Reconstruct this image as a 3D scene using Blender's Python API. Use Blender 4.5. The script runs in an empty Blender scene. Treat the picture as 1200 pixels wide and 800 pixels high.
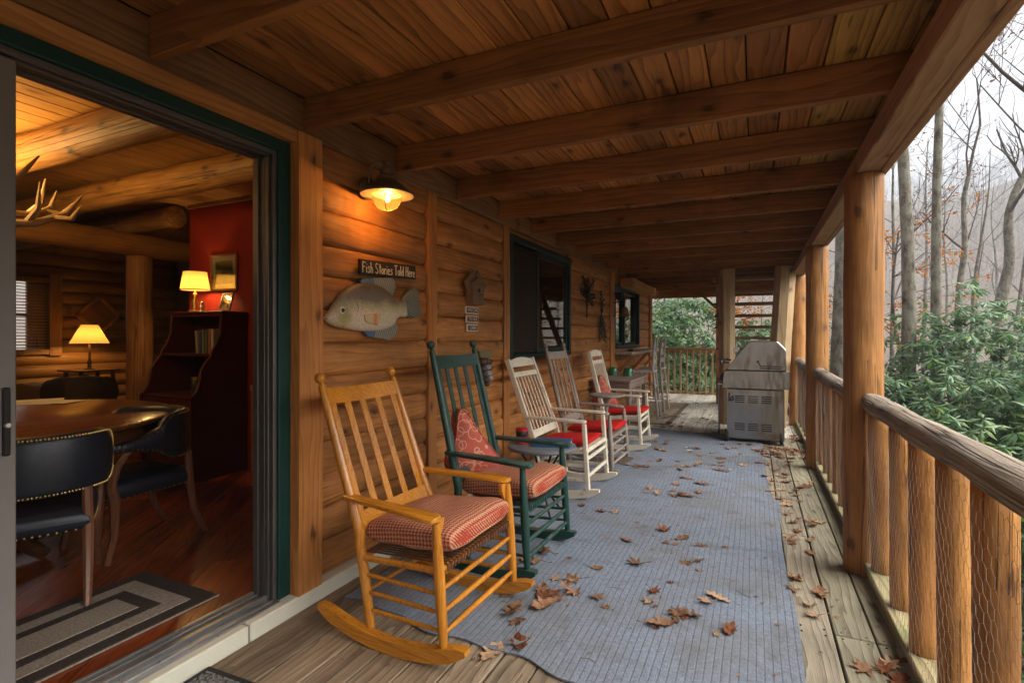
import bpy, bmesh, math, random
from mathutils import Vector, Matrix, noise
R = math.radians
PI = math.pi
rnd = random.Random(7)
C = bpy.context.scene.collection
SC = bpy.context.scene

# ------------------------------------------------------------------ camera, sky, sun, exposure
CAM_H = 1.28
cam_data = bpy.data.cameras.new('camera')
cam = bpy.data.objects.new('camera', cam_data)
C.objects.link(cam)
cam.location = (0, 0, CAM_H)
cam.rotation_euler = (R(90), 0, R(24.894))
cam_data.sensor_width = 36
cam_data.lens = 612 / 1200 * 36
cam_data.shift_y = -6 / 1200
cam_data.clip_start = 0.02
cam_data.clip_end = 3000
SC.camera = cam

SUN_EL, SUN_AZ = 42, 92        # azimuth clockwise from +Y (the porch's length)
world = bpy.data.worlds.new('World')
SC.world = world
world.use_nodes = True
wn = world.node_tree
wn.nodes.clear()
sky = wn.nodes.new('ShaderNodeTexSky')
sky.sky_type = 'NISHITA'
sky.sun_disc = False
sky.sun_elevation = R(SUN_EL)
sky.sun_rotation = R(SUN_AZ)
sky.air_density = 1.0
sky.dust_density = 2.5
sky.ozone_density = 1.0
hs = wn.nodes.new('ShaderNodeHueSaturation')
hs.inputs['Saturation'].default_value = 0.08
hs.inputs['Value'].default_value = 0.85
bg = wn.nodes.new('ShaderNodeBackground')
bg.inputs['Strength'].default_value = 0.05
wo = wn.nodes.new('ShaderNodeOutputWorld')
wn.links.new(sky.outputs[0], hs.inputs['Color'])
wn.links.new(hs.outputs[0], bg.inputs['Color'])
wn.links.new(bg.outputs[0], wo.inputs['Surface'])

sun_data = bpy.data.lights.new('sun', 'SUN')
sun_data.energy = 1.5
sun_data.angle = R(75)
sun_data.color = (1.0, 0.94, 0.85)
sun = bpy.data.objects.new('sun', sun_data)
C.objects.link(sun)
_d = Vector((math.sin(R(SUN_AZ)) * math.cos(R(SUN_EL)), math.cos(R(SUN_AZ)) * math.cos(R(SUN_EL)), math.sin(R(SUN_EL))))
sun.rotation_euler = _d.to_track_quat('Z', 'Y').to_euler()
sun.location = _d * 40

SC.view_settings.view_transform = 'Standard'
SC.view_settings.look = 'None'
SC.view_settings.gamma = 1
SC.view_settings.exposure = 3.1
SC.view_settings.use_curve_mapping = False
SC.render.engine = 'CYCLES'
SC.cycles.max_bounces = 10
SC.cycles.diffuse_bounces = 6
SC.cycles.glossy_bounces = 4
SC.cycles.transparent_max_bounces = 12
SC.cycles.sample_clamp_indirect = 6.0
SC.cycles.caustics_reflective = False
SC.cycles.caustics_refractive = False

# ------------------------------------------------------------------ object helpers
def thing(name, label, cat, loc=(0, 0, 0), rz=0, group=None):
    o = bpy.data.objects.new(name, None)
    C.objects.link(o)
    o.location = loc
    o.rotation_euler = (0, 0, rz)
    o['label'] = label
    o['category'] = cat
    if group: o['group'] = group
    return o

def tag(o, label, cat, group=None):
    o['label'] = label
    o['category'] = cat
    if group: o['group'] = group
    return o

def struct(o):
    o['kind'] = 'structure'
    return o

def stuff(o):
    o['kind'] = 'stuff'
    return o

def link(me, name, parent=None, loc=(0, 0, 0), rot=(0, 0, 0), scale=(1, 1, 1), color=None):
    o = bpy.data.objects.new(name, me)
    C.objects.link(o)
    o.location = loc
    o.rotation_euler = rot
    o.scale = scale
    if parent: o.parent = parent
    if color: o.color = (*color, 1)
    return o

def copy_tree(o, parent=None):
    c = o.copy()
    C.objects.link(c)
    if parent: c.parent = parent
    for ch in o.children:
        copy_tree(ch, c)
    return c

class MB:
    """Collects vertices and faces; build() links them as one mesh object."""
    def __init__(self):
        self.v, self.f = [], []
    def add(self, vs, fs):
        n = len(self.v)
        self.v += [tuple(p) for p in vs]
        self.f += [tuple(i + n for i in q) for q in fs]
        return self
    def box(self, x0, x1, y0, y1, z0, z1):
        return self.add([(x0, y0, z0), (x1, y0, z0), (x1, y1, z0), (x0, y1, z0), (x0, y0, z1), (x1, y0, z1), (x1, y1, z1), (x0, y1, z1)],
                        [(3, 2, 1, 0), (4, 5, 6, 7), (0, 1, 5, 4), (1, 2, 6, 5), (2, 3, 7, 6), (3, 0, 4, 7)])
    def cbox(self, x0, x1, y0, y1, z0, z1, ch=.004, M=None):
        """A box with chamfered edges."""
        lo, hi = (x0, y0, z0), (x1, y1, z1)
        vs, idx = [], {}
        for i in (0, 1):
            for j in (0, 1):
                for k in (0, 1):
                    b = [(lo, hi)[s][a] for a, s in enumerate((i, j, k))]
                    inn = [b[a] + (ch if s == 0 else -ch) for a, s in enumerate((i, j, k))]
                    for ax in range(3):
                        p = list(inn)
                        p[ax] = b[ax]
                        idx[(i, j, k, ax)] = len(vs)
                        vs.append(p)
        fs = []
        for ax in range(3):
            u, w = (ax + 1) % 3, (ax + 2) % 3
            for s in (0, 1):
                q = []
                for (a, b) in ((0, 0), (1, 0), (1, 1), (0, 1)):
                    key = [0, 0, 0]
                    key[ax], key[u], key[w] = s, a, b
                    q.append(idx[(*key, ax)])
                fs.append(tuple(q if s else q[::-1]))
            for a in (0, 1):
                for b in (0, 1):
                    k0, k1 = [0, 0, 0], [0, 0, 0]
                    k0[u] = k1[u] = a
                    k0[w] = k1[w] = b
                    k0[ax], k1[ax] = 0, 1
                    q = [idx[(*k0, u)], idx[(*k1, u)], idx[(*k1, w)], idx[(*k0, w)]]
                    fs.append(tuple(q if a == b else q[::-1]))
        for i in (0, 1):
            for j in (0, 1):
                for k in (0, 1):
                    q = [idx[(i, j, k, a)] for a in range(3)]
                    fs.append(tuple(q if (i + j + k) % 2 else q[::-1]))
        if M is not None: vs = [M @ Vector(p) for p in vs]
        return self.add(vs, fs)
    def bar(self, p0, p1, w, t, up=(0, 0, 1), ch=.003):
        """A chamfered board from p0 to p1; w across (perpendicular to up), t along up."""
        p0, p1, up = Vector(p0), Vector(p1), Vector(up)
        d = p1 - p0
        L = d.length
        d.normalize()
        sx = d.cross(up).normalized()
        uz = sx.cross(d).normalized()
        M = Matrix((sx, d, uz)).transposed().to_4x4()
        M.translation = p0
        return self.cbox(-w / 2, w / 2, 0, L, -t / 2, t / 2, ch, M)
    def tube(self, pts, rad, n=10, cap=True, flat=1.0, up=None):
        pts = [Vector(p) for p in pts]
        if not hasattr(rad, '__len__'): rad = [rad] * len(pts)
        vs, fs = [], []
        ref = None
        for i, p in enumerate(pts):
            t = (pts[min(i + 1, len(pts) - 1)] - pts[max(i - 1, 0)])
            if t.length < 1e-9: t = Vector((0, 0, 1))
            t.normalize()
            if ref is None:
                ref = Vector(up) if up else (Vector((0, 0, 1)) if abs(t.z) < .9 else Vector((1, 0, 0)))
            a = t.cross(ref)
            if a.length < 1e-6: a = t.orthogonal()
            a.normalize()
            b = a.cross(t).normalized()
            ref = b
            for k in range(n):
                an = 2 * PI * (k + .5) / n
                vs.append(p + (a * math.cos(an) + b * math.sin(an) * flat) * rad[i])
        for i in range(len(pts) - 1):
            for k in range(n):
                k2 = (k + 1) % n
                fs.append((i * n + k, i * n + k2, (i + 1) * n + k2, (i + 1) * n + k))
        if cap:
            fs.append(tuple(range(n))[::-1])
            fs.append(tuple(range((len(pts) - 1) * n, len(pts) * n)))
        return self.add(vs, fs)
    def lathe(self, prof, n=16, M=None, cap=True):
        vs, fs = [], []
        for r, z in prof:
            for k in range(n):
                an = 2 * PI * k / n
                vs.append(Vector((r * math.cos(an), r * math.sin(an), z)))
        for i in range(len(prof) - 1):
            for k in range(n):
                k2 = (k + 1) % n
                fs.append((i * n + k, i * n + k2, (i + 1) * n + k2, (i + 1) * n + k))
        if cap:
            if prof[0][0] > 1e-6: fs.append(tuple(range(n))[::-1])
            if prof[-1][0] > 1e-6: fs.append(tuple(range((len(prof) - 1) * n, len(prof) * n)))
        if M is not None: vs = [M @ p for p in vs]
        return self.add(vs, fs)
    def prism(self, poly, h0, h1, M=None, ch=0):
        """poly in the XY plane, extruded from z=h0 to z=h1, optional chamfer on both faces."""
        n = len(poly)
        if ch:
            cx = sum(p[0] for p in poly) / n
            cy = sum(p[1] for p in poly) / n
            def ins(p):
                d = math.hypot(p[0] - cx, p[1] - cy) or 1
                s = max(0, 1 - ch / d)
                return (cx + (p[0] - cx) * s, cy + (p[1] - cy) * s)
            ip = [ins(p) for p in poly]
            rings = [(ip, h0), (poly, h0 + ch), (poly, h1 - ch), (ip, h1)]
        else:
            rings = [(poly, h0), (poly, h1)]
        vs = [Vector((x, y, h)) for pl, h in rings for x, y in pl]
        fs = []
        for i in range(len(rings) - 1):
            for k in range(n):
                k2 = (k + 1) % n
                fs.append((i * n + k, i * n + k2, (i + 1) * n + k2, (i + 1) * n + k))
        fs.append(tuple(range(n))[::-1])
        fs.append(tuple(range((len(rings) - 1) * n, len(rings) * n)))
        if M is not None: vs = [M @ p for p in vs]
        return self.add(vs, fs)
    def sphere(self, c, r, n=10, m=6, sz=1.0):
        prof = [(max(1e-7, r * math.sin(PI * i / m)), -r * sz * math.cos(PI * i / m)) for i in range(m + 1)]
        return self.lathe(prof, n, Matrix.Translation(c), cap=False)
    def log(self, p0, p1, r, n=14, step=.09, seed=0, amp=.05, sx=1.0, sz=1.0, taper=0.0, tip=.012, facet=True, sq=1.0):
        """A hand-peeled log: the radius wanders along and around it, the ends are rounded over."""
        p0, p1 = Vector(p0), Vector(p1)
        d = p1 - p0
        L = d.length
        t = d.normalized()
        ref = Vector((0, 0, 1)) if abs(t.z) < .9 else Vector((1, 0, 0))
        a = t.cross(ref).normalized()
        b = a.cross(t).normalized()
        m = max(3, int(L / step))
        ss = [0.0, min(tip * .5, L * .2)] + [L * i / m for i in range(1, m)] + [L - min(tip * .5, L * .2), L]
        vs, fs = [], []
        for i, s in enumerate(ss):
            e = 0.9 if i in (0, len(ss) - 1) else 1.0
            cw = noise.noise(Vector((s * .8 + seed * 3.1, seed, .3))) * r * amp * 1.2
            ch = noise.noise(Vector((s * .8 + seed * 3.1, seed, 7.3))) * r * amp * 1.2
            rr = r * e * (1 - taper * s / L)
            for k in range(n):
                an = 2 * PI * (k + .5) / n
                ca, sa = math.cos(an), math.sin(an)
                q = 1 + amp * noise.noise(Vector((ca * 1.4, sa * 1.4, s * (2.6 if facet else 1.2) + seed * 9.7))) + amp * .5 * noise.noise(Vector((ca * 3 + seed, sa * 3, s * 6)))
                if sq != 1.0: ca, sa = math.copysign(abs(ca) ** sq, ca), math.copysign(abs(sa) ** sq, sa)
                vs.append(p0 + t * s + a * (ca * rr * q * sx + cw) + b * (sa * rr * q * sz + ch))
        for i in range(len(ss) - 1):
            for k in range(n):
                k2 = (k + 1) % n
                fs.append((i * n + k, i * n + k2, (i + 1) * n + k2, (i + 1) * n + k))
        fs.append(tuple(range(n))[::-1])
        fs.append(tuple(range((len(ss) - 1) * n, len(ss) * n)))
        return self.add(vs, fs)
    def mesh(self, name, mat, smooth=True, sharp=40):
        me = bpy.data.meshes.new(name)
        me.from_pydata(self.v, [], self.f)
        if mat: me.materials.append(mat)
        if smooth:
            me.polygons.foreach_set('use_smooth', [True] * len(me.polygons))
            if sharp: me.set_sharp_from_angle(angle=R(sharp))
        me.update()
        return me
    def build(self, name, mat, parent=None, loc=(0, 0, 0), smooth=True, sharp=40, color=None, rot=(0, 0, 0)):
        return link(self.mesh(name, mat, smooth, sharp), name, parent, loc, rot, color=color)

# ------------------------------------------------------------------ materials
MATS = {}
class NT:
    def __init__(self, name):
        self.m = bpy.data.materials.new(name)
        self.m.use_nodes = True
        self.t = self.m.node_tree
        self.t.nodes.clear()
        self.out = self.t.nodes.new('ShaderNodeOutputMaterial')
        MATS[name] = self.m
    def n(self, typ, **kw):
        nd = self.t.nodes.new('ShaderNode' + typ)
        for k, v in kw.items():
            if k in nd.inputs: self.set(nd.inputs[k], v)
            else: setattr(nd, k, v)
        return nd
    def set(self, sock, v):
        if isinstance(v, bpy.types.NodeSocket): self.t.links.new(v, sock)
        elif isinstance(v, (tuple, list)) and sock.type == 'RGBA' and len(v) == 3: sock.default_value = (*v, 1)
        else: sock.default_value = v
    def math(self, op, a, b=None, c=None, clamp=False):
        nd = self.t.nodes.new('ShaderNodeMath')
        nd.operation = op
        nd.use_clamp = clamp
        for s, v in zip(nd.inputs, (a, b, c)):
            if v is not None: self.set(s, v)
        return nd.outputs[0]
    def vmath(self, op, a, b=None, sc=None):
        nd = self.t.nodes.new('ShaderNodeVectorMath')
        nd.operation = op
        self.set(nd.inputs[0], a)
        if b is not None: self.set(nd.inputs[1], b)
        if sc is not None: self.set(nd.inputs['Scale'], sc)
        return nd.outputs[0]
    def mix(self, a, b, fac, typ='MIX'):
        nd = self.t.nodes.new('ShaderNodeMix')
        nd.data_type = 'RGBA'
        nd.blend_type = typ
        self.set(nd.inputs[0], fac)
        self.set(nd.inputs[6], a)
        self.set(nd.inputs[7], b)
        return nd.outputs[2]
    def ramp(self, fac, stops, interp='LINEAR'):
        nd = self.t.nodes.new('ShaderNodeValToRGB')
        cr = nd.color_ramp
        cr.interpolation = interp
        while len(cr.elements) < len(stops): cr.elements.new(.5)
        for e, (p, c) in zip(cr.elements, stops):
            e.position = p
            e.color = (*c, 1) if hasattr(c, '__len__') else (c, c, c, 1)
        self.set(nd.inputs[0], fac)
        return nd.outputs[0]
    def noise(self, vec, scale=1, detail=4, rough=.55, dist=0):
        nd = self.n('TexNoise', Scale=scale, Detail=detail, Roughness=rough, Distortion=dist)
        self.set(nd.inputs['Vector'], vec)
        return nd.outputs[0]
    def obj(self): return self.n('TexCoord').outputs['Object']
    def rand(self): return self.n('ObjectInfo').outputs['Random']
    def bump(self, h, strength=.3, dist=.01):
        nd = self.n('Bump', Strength=strength, Distance=dist)
        self.set(nd.inputs['Height'], h)
        return nd.outputs[0]
    def bsdf(self, color, rough=.6, normal=None, **kw):
        nd = self.n('BsdfPrincipled')
        self.set(nd.inputs['Base Color'], color)
        self.set(nd.inputs['Roughness'], rough)
        if normal is not None: self.set(nd.inputs['Normal'], normal)
        for k, v in kw.items(): self.set(nd.inputs[k.replace('_', ' ')], v)
        return nd.outputs[0]
    def end(self, shader):
        self.t.links.new(shader, self.out.inputs['Surface'])
        return self.m

def wood(name, dark, light, axis='Y', scale=1.0, rough=.6, knots=.5, bump=.35, ring=1.0, tint=False, var=.22, spec=.35, stain=None, coat=0, cracks=0.0, hewn=0.0, face=None):
    """Sawn or peeled wood: long grain along `axis`, growth rings, knots; each object differs."""
    N = NT(name)
    co = N.obj()
    rn = N.rand()
    off = N.n('CombineXYZ')
    N.set(off.inputs[0], N.math('MULTIPLY', rn, 37.3))
    N.set(off.inputs[1], N.math('MULTIPLY', rn, 91.7))
    N.set(off.inputs[2], N.math('MULTIPLY', rn, 53.9))
    p = N.vmath('ADD', co, off.outputs[0])
    st = {'X': (.045, 1, 1), 'Y': (1, .045, 1), 'Z': (1, 1, .045)}[axis]
    kn_s = [5.5, 5.5, 5.5]
    kn_s['XYZ'.index(axis)] = 2.8
    kn_s['XYZ'.index(face or {'Y': 'Z', 'X': 'Y', 'Z': 'Y'}[axis])] = .5     # knots run in from the face
    kn_s = tuple(kn_s)
    def mapped(s, k=1.0):
        return N.vmath('MULTIPLY', p, tuple(x * k for x in s))
    fine = N.noise(mapped(st, 170 * scale), 1, 5, .7)
    hair = N.noise(mapped(tuple(x * (.5 if x < .5 else 1) for x in st), 520 * scale), 1, 2, .6)
    broad = N.noise(mapped(tuple(x if x < .5 else 1 for x in st), 16 * scale), 1, 4, .6, .4)
    warp = N.noise(mapped(tuple(max(x, .13) for x in st), 5.5 * scale), 1, 3, .5)
    wv = N.n('TexWave', Scale=11.0 * scale, Distortion=1.2, Detail=3.0)
    wv.wave_type = 'BANDS'
    wv.bands_direction = 'DIAGONAL'
    wv.wave_profile = 'SAW'
    wv.inputs['Detail Scale'].default_value = 2.0
    N.set(wv.inputs['Vector'], mapped(tuple(x * .5 if x < .5 else x for x in st), 1.5))
    N.set(wv.inputs['Phase Offset'], N.math('MULTIPLY', warp, 46.0))
    late = N.ramp(wv.outputs['Fac'], [(0.0, .9), (.55, .62), (.86, .12), (.97, .0), (1.0, .9)])
    g = N.math('ADD', N.math('MULTIPLY', fine, .55), N.math('ADD', N.math('MULTIPLY', late, .36 * ring), N.math('MULTIPLY', broad, .55)))
    g = N.math('ADD', g, N.math('MULTIPLY', hair, .25))
    g = N.math('SUBTRACT', g, .34 + .16 * ring)
    g = N.math('ADD', N.math('MULTIPLY', N.math('SUBTRACT', g, .34), 1.7), .5)
    col = N.mix(dark, light, N.math('MULTIPLY', g, 1.0, clamp=True))
    h = g
    if knots > 0:
        vo = N.n('TexVoronoi', Scale=1.05)
        vo.voronoi_dimensions = '2D'
        fx = face or {'Y': 'Z', 'X': 'Y', 'Z': 'Y'}[axis]
        ks = N.n('SeparateXYZ')
        N.set(ks.inputs[0], N.vmath('ADD', mapped(kn_s), N.vmath('SCALE', N.n('TexNoise', Scale=9.0).outputs['Color'], sc=.25)))
        kc = N.n('CombineXYZ')
        for i_, ax_ in enumerate(q for q in range(3) if 'XYZ'[q] != fx): N.set(kc.inputs[i_], ks.outputs[ax_])
        N.set(vo.inputs['Vector'], kc.outputs[0])
        kd = N.ramp(vo.outputs['Distance'], [(0.0, 1.0), (.07, .85), (.10, .35), (.20, 0.0)])
        sel = N.n('SeparateColor')
        N.set(sel.inputs[0], vo.outputs['Color'])
        kd = N.math('MULTIPLY', kd, N.math('GREATER_THAN', sel.outputs[0], 1 - knots * .55))
        col = N.mix(col, tuple(c * .32 for c in dark), N.math('MULTIPLY', kd, .9))
        h = N.math('SUBTRACT', h, N.math('MULTIPLY', kd, .3))
    if cracks > 0:
        cn = N.noise(mapped(tuple(x * (.35 if x < .5 else 1) for x in st), 34), 1, 2, .4)
        ck = N.ramp(N.math('ABSOLUTE', N.math('SUBTRACT', cn, .5)), [(0.0, 1.0), (.014, .6), (.03, 0.0)])
        cm = N.math('GREATER_THAN', N.noise(mapped(tuple(max(x, .2) for x in st), 3.5), 1, 1), 1 - cracks)
        ck = N.math('MULTIPLY', ck, cm)
        col = N.mix(col, tuple(c * .22 for c in dark), N.math('MULTIPLY', ck, .85))
        h = N.math('SUBTRACT', h, N.math('MULTIPLY', ck, .8))
    if hewn > 0:
        hv = N.n('TexVoronoi', Scale=1.0)
        hv.feature = 'SMOOTH_F1'
        hv.inputs['Smoothness'].default_value = .25
        hs_ = {'X': (3.2, 17, 17), 'Y': (17, 3.2, 17), 'Z': (17, 17, 3.2)}[axis]
        N.set(hv.inputs['Vector'], N.vmath('ADD', N.vmath('MULTIPLY', p, hs_), N.vmath('SCALE', N.n('TexNoise', Scale=6.0).outputs['Color'], sc=.8)))
        h = N.math('ADD', N.math('MULTIPLY', h, .5), N.math('MULTIPLY', hv.outputs['Distance'], hewn))
        col = N.mix(col, N.vmath('SCALE', col, sc=.72), N.ramp(hv.outputs['Distance'], [(.35, 0.0), (.75, .8)]))
    # blotchy weathering and a shift from piece to piece
    bl = N.noise(co, 2.3, 3, .6)
    col = N.mix(col, N.vmath('SCALE', col, sc=.62), N.ramp(bl, [(.42, 0.0), (.72, .75)]))
    if stain:
        sn = N.noise(co, 1.7, 5, .65)
        col = N.mix(col, stain[0], N.math('MULTIPLY', N.ramp(sn, [(stain[1], 0.0), (stain[1] + .16, 1.0)]), stain[2]))
    v = N.math('ADD', 1 - var, N.math('MULTIPLY', N.math('FRACT', N.math('MULTIPLY', rn, 7.77)), 2 * var))
    col = N.vmath('SCALE', col, sc=v)
    if tint: col = N.mix(col, N.n('ObjectInfo').outputs['Color'], 1.0, 'MULTIPLY')
    rg = N.math('ADD', rough - .1, N.math('MULTIPLY', fine, .2))
    nb = N.bump(h, bump, .006)
    sh = N.bsdf(col, rg, nb, **{'Specular_IOR_Level': spec, 'Coat_Weight': coat, 'Coat_Roughness': .18})
    return N.end(sh)

def plain(name, color, rough=.5, metal=0.0, var=.12, bump=.1, bscale=60, spec=.4, wear=None, coat=0, dust=0.0):
    """Paint, metal, plastic, ceramic: small mottling and wear over one colour."""
    N = NT(name)
    co = N.obj()
    n1 = N.noise(co, 8, 4, .6)
    col = N.mix(tuple(c * (1 - var * 1.5) for c in color), tuple(min(1, c * (1 + var)) for c in color), n1)
    if wear:
        w = N.noise(co, wear[3] if len(wear) > 3 else 22, 6, .7)
        col = N.mix(col, wear[0], N.math('MULTIPLY', N.ramp(w, [(wear[1], 0.0), (wear[1] + .06, 1.0)]), wear[2]))
    n2 = N.noise(co, bscale, 3, .6)
    if dust:                 # dust and scuffs settled on the upward faces
        up = N.n('SeparateXYZ')
        N.set(up.inputs[0], N.n('NewGeometry').outputs['Normal'])
        dn = N.noise(co, 18, 6, .75)
        col = N.mix(col, (.30, .27, .22), N.math('MULTIPLY', N.math('MULTIPLY', N.math('MAXIMUM', up.outputs[2], 0.0), N.ramp(dn, [(.40, 0.0), (.70, 1.0)])), dust))
    rg = N.math('ADD', rough - .08, N.math('MULTIPLY', n1, .16))
    return N.end(N.bsdf(col, rg, N.bump(n2, bump, .003), Metallic=metal, Specular_IOR_Level=spec, Coat_Weight=coat))
# walls, trims, floor
wood('log_wood', (.22, .070, .015), (.62, .265, .068), 'Y', .8, .62, .7, .5, .55, var=.2, stain=((.16, .075, .03), .56, .55), cracks=.32, hewn=.6, face='X')
wood('trim_wood', (.28, .092, .020), (.60, .255, .065), 'Z', .8, .6, .4, .4, .7, var=.12, cracks=.4, face='X')
wood('header_wood', (.26, .095, .022), (.58, .26, .07), 'Y', .8, .6, .3, .4, .8, var=.1)
wood('ledger_wood', (.13, .06, .022), (.34, .17, .065), 'Y', .9, .65, .4, .4, 1.0, var=.1)
wood('ceiling_wood', (.13, .046, .011), (.62, .28, .080), 'Y', .85, .55, .75, .4, .85, tint=True, var=.25, stain=((.06, .022, .008), .6, .7))
wood('joist_wood', (.115, .040, .011), (.36, .15, .040), 'X', .9, .6, .5, .4, .7, var=.16, stain=((.05, .02, .008), .58, .6))
wood('beam_wood', (.20, .095, .045), (.46, .27, .15), 'Y', .9, .65, .3, .4, .7, var=.1, cracks=.3)
wood('deck_wood', (.17, .135, .10), (.42, .37, .295), 'Y', 1.0, .75, .35, .6, 1.1, tint=True, var=.14, stain=((.06, .042, .03), .6, .6), cracks=.3)
wood('post_wood', (.28, .105, .023), (.60, .285, .078), 'Z', .7, .58, .55, .8, .45, var=.10, cracks=.5, stain=((.20, .085, .03), .5, .6), hewn=1.6)
wood('rail_wood', (.15, .115, .085), (.43, .36, .285), 'Y', .9, .75, .25, .9, .6, var=.1, cracks=.8, stain=((.09, .06, .04), .5, .7))
wood('sill_wood', (.13, .095, .05), (.34, .29, .15), 'Y', .9, .75, .2, .5, 1.0, var=.1, stain=((.12, .15, .05), .45, .7))
wood('picket_wood', (.30, .18, .07), (.58, .40, .19), 'Z', .9, .65, .2, .4, .8, var=.14)
wood('crossrail_wood', (.30, .17, .06), (.55, .36, .16), 'X', .9, .65, .2, .4, .8, var=.1)
wood('stair_wood', (.20, .11, .05), (.42, .26, .13), 'X', .9, .7, .25, .4, .9, var=.16)
wood('stringer_wood', (.16, .055, .024), (.34, .13, .06), 'Z', .9, .65, .2, .3, .8, var=.1)
wood('stairpost_wood', (.30, .19, .09), (.56, .40, .22), 'Z', .8, .7, .2, .4, .7, var=.06, cracks=.3)
wood('interior_floor', (.11, .018, .004), (.40, .085, .016), 'Y', .9, .22, .1, .12, .45, var=.38, spec=.5)
wood('interior_log', (.15, .06, .016), (.40, .19, .055), 'Y', .8, .5, .35, .4, .5, var=.12, cracks=.3)
wood('interior_joist', (.22, .09, .02), (.52, .26, .075), 'X', .8, .55, .45, .8, .6, var=.1, cracks=.6, hewn=1.2)
wood('interior_post', (.22, .09, .025), (.46, .22, .07), 'Z', .8, .5, .3, .4, .5, var=.1, cracks=.4)
wood('interior_ceiling', (.36, .17, .045), (.62, .36, .12), 'Y', .9, .45, .3, .15, .7, var=.14)
# furniture
wood('orange_varnish', (.34, .105, .007), (.64, .265, .022), 'Z', 1.3, .28, 0, .06, .7, var=.06, spec=.45, coat=.25)
wood('orange_varnish_flat', (.34, .105, .007), (.64, .265, .022), 'X', 1.3, .28, 0, .06, .7, var=.06, spec=.45, coat=.25)
wood('weathered_wood', (.17, .13, .105), (.38, .32, .27), 'Z', 1.2, .75, .1, .4, .8, var=.1, cracks=.3)
wood('grey_wood', (.32, .28, .25), (.66, .61, .56), 'Z', 1.2, .78, .1, .4, .7, var=.08, cracks=.3)
wood('table_wood', (.15, .10, .075), (.33, .25, .20), 'Y', 1.2, .6, .1, .4, .8, var=.1)
wood('bar_wood', (.24, .19, .14), (.50, .43, .35), 'Y', 1.0, .7, .3, .4, .8, var=.08)
wood('dark_wood', (.035, .012, .006), (.13, .05, .022), 'Z', 1.2, .3, 0, .1, .8, var=.1, spec=.5)
wood('table_top_wood', (.07, .022, .008), (.24, .085, .028), 'Y', 1.0, .22, 0, .06, 1.0, var=.05, spec=.55)
plain('white_paint', (.70, .63, .50), .6, 0, .10, .15, 50, wear=((.34, .28, .20), .58, .6), dust=.35)
plain('green_paint', (.008, .045, .036), .42, 0, .2, .12, 45, wear=((.06, .09, .07), .62, .7, 40), dust=.35)
plain('green_trim', (.005, .036, .028), .45, 0, .15, .1, 45, wear=((.30, .34, .30), .72, .7, 30), spec=.3)
plain('window_green', (.005, .020, .017), .5, 0, .15, .1, 45, spec=.3)
plain('aluminium_frame', (.16, .15, .14), .4, .75, .1, .05, 40)
plain('aluminium_track', (.42, .42, .42), .35, .85, .15, .08, 40, wear=((.12, .11, .1), .6, .6))
plain('grey_vinyl', (.17, .155, .14), .55, 0, .08, .05, 40)
plain('curb_paint', (.62, .60, .49), .7, 0, .07, .35, 90, wear=((.30, .27, .2), .66, .6))
plain('black_metal', (.02, .018, .016), .45, .6, .2, .1, 40)
plain('bronze_metal', (.17, .125, .07), .5, .5, .3, .12, 50)
plain('black_plastic', (.015, .015, .015), .45, 0, .2, .05)
plain('rubber', (.018, .018, .018), .8, 0, .2, .1)
plain('dark_void', (.01, .008, .007), .9, 0, 0, 0)
plain('red_plastic', (.42, .012, .022), .32, 0, .05, .02, coat=.3)
plain('blue_cover', (.02, .10, .26), .45, 0, .08, .05)
plain('paper', (.62, .58, .48), .8, 0, .05, .05)
plain('grey_tabletop', (.16, .17, .185), .5, 0, .15, .12, 60)
plain('green_enamel', (.008, .13, .05), .25, 0, .1, .03, coat=.5)
plain('cream', (.62, .55, .44), .7, 0, .08, .1)
plain('maroon', (.13, .028, .022), .7, 0, .1, .1)
plain('red_wall', (.20, .015, .007), .8, 0, .06, .15, 120, spec=.2)
plain('red_cabinet', (.065, .010, .006), .5, 0, .15, .1, spec=.3)
plain('brass', (.55, .38, .12), .3, .9, .1, .05)
plain('steel_hardware', (.6, .6, .6), .3, .9, .05, .02)
plain('leather', (.016, .02, .03), .38, 0, .25, .3, 120, spec=.5)
plain('sofa_cloth', (.30, .17, .07), .85, 0, .25, .4, 30)
plain('brown_cloth', (.05, .03, .02), .9, 0, .3, .4, 30)
plain('antler', (.46, .33, .17), .5, 0, .3, .2, 30)
plain('candle_wax', (.75, .62, .38), .5, 0, .05, .05)
plain('blind_slat', (.40, .35, .30), .6, 0, .05, .05)
plain('sign_board', (.028, .018, .012), .8, 0, .3, .4, 40, wear=((.10, .07, .05), .6, .6))
plain('letter_paint', (.62, .54, .40), .7, 0, .12, .1)
plain('birdhouse_wood', (.17, .10, .055), .8, 0, .3, .4, 50)
plain('olive_paint', (.16, .15, .06), .75, 0, .2, .3, 50)
plain('pebble', (.09, .055, .05), .6, 0, .5, .2, 40)
plain('pebble_light', (.34, .33, .31), .6, 0, .4, .2, 40)
plain('wire', (.43, .37, .31), .5, .0, .1, 0)
plain('lamp_inside', (.42, .34, .22), .5, 0, .03, .02)
plain('pane_red_stuff', (.5, .03, .02), .6)

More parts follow.
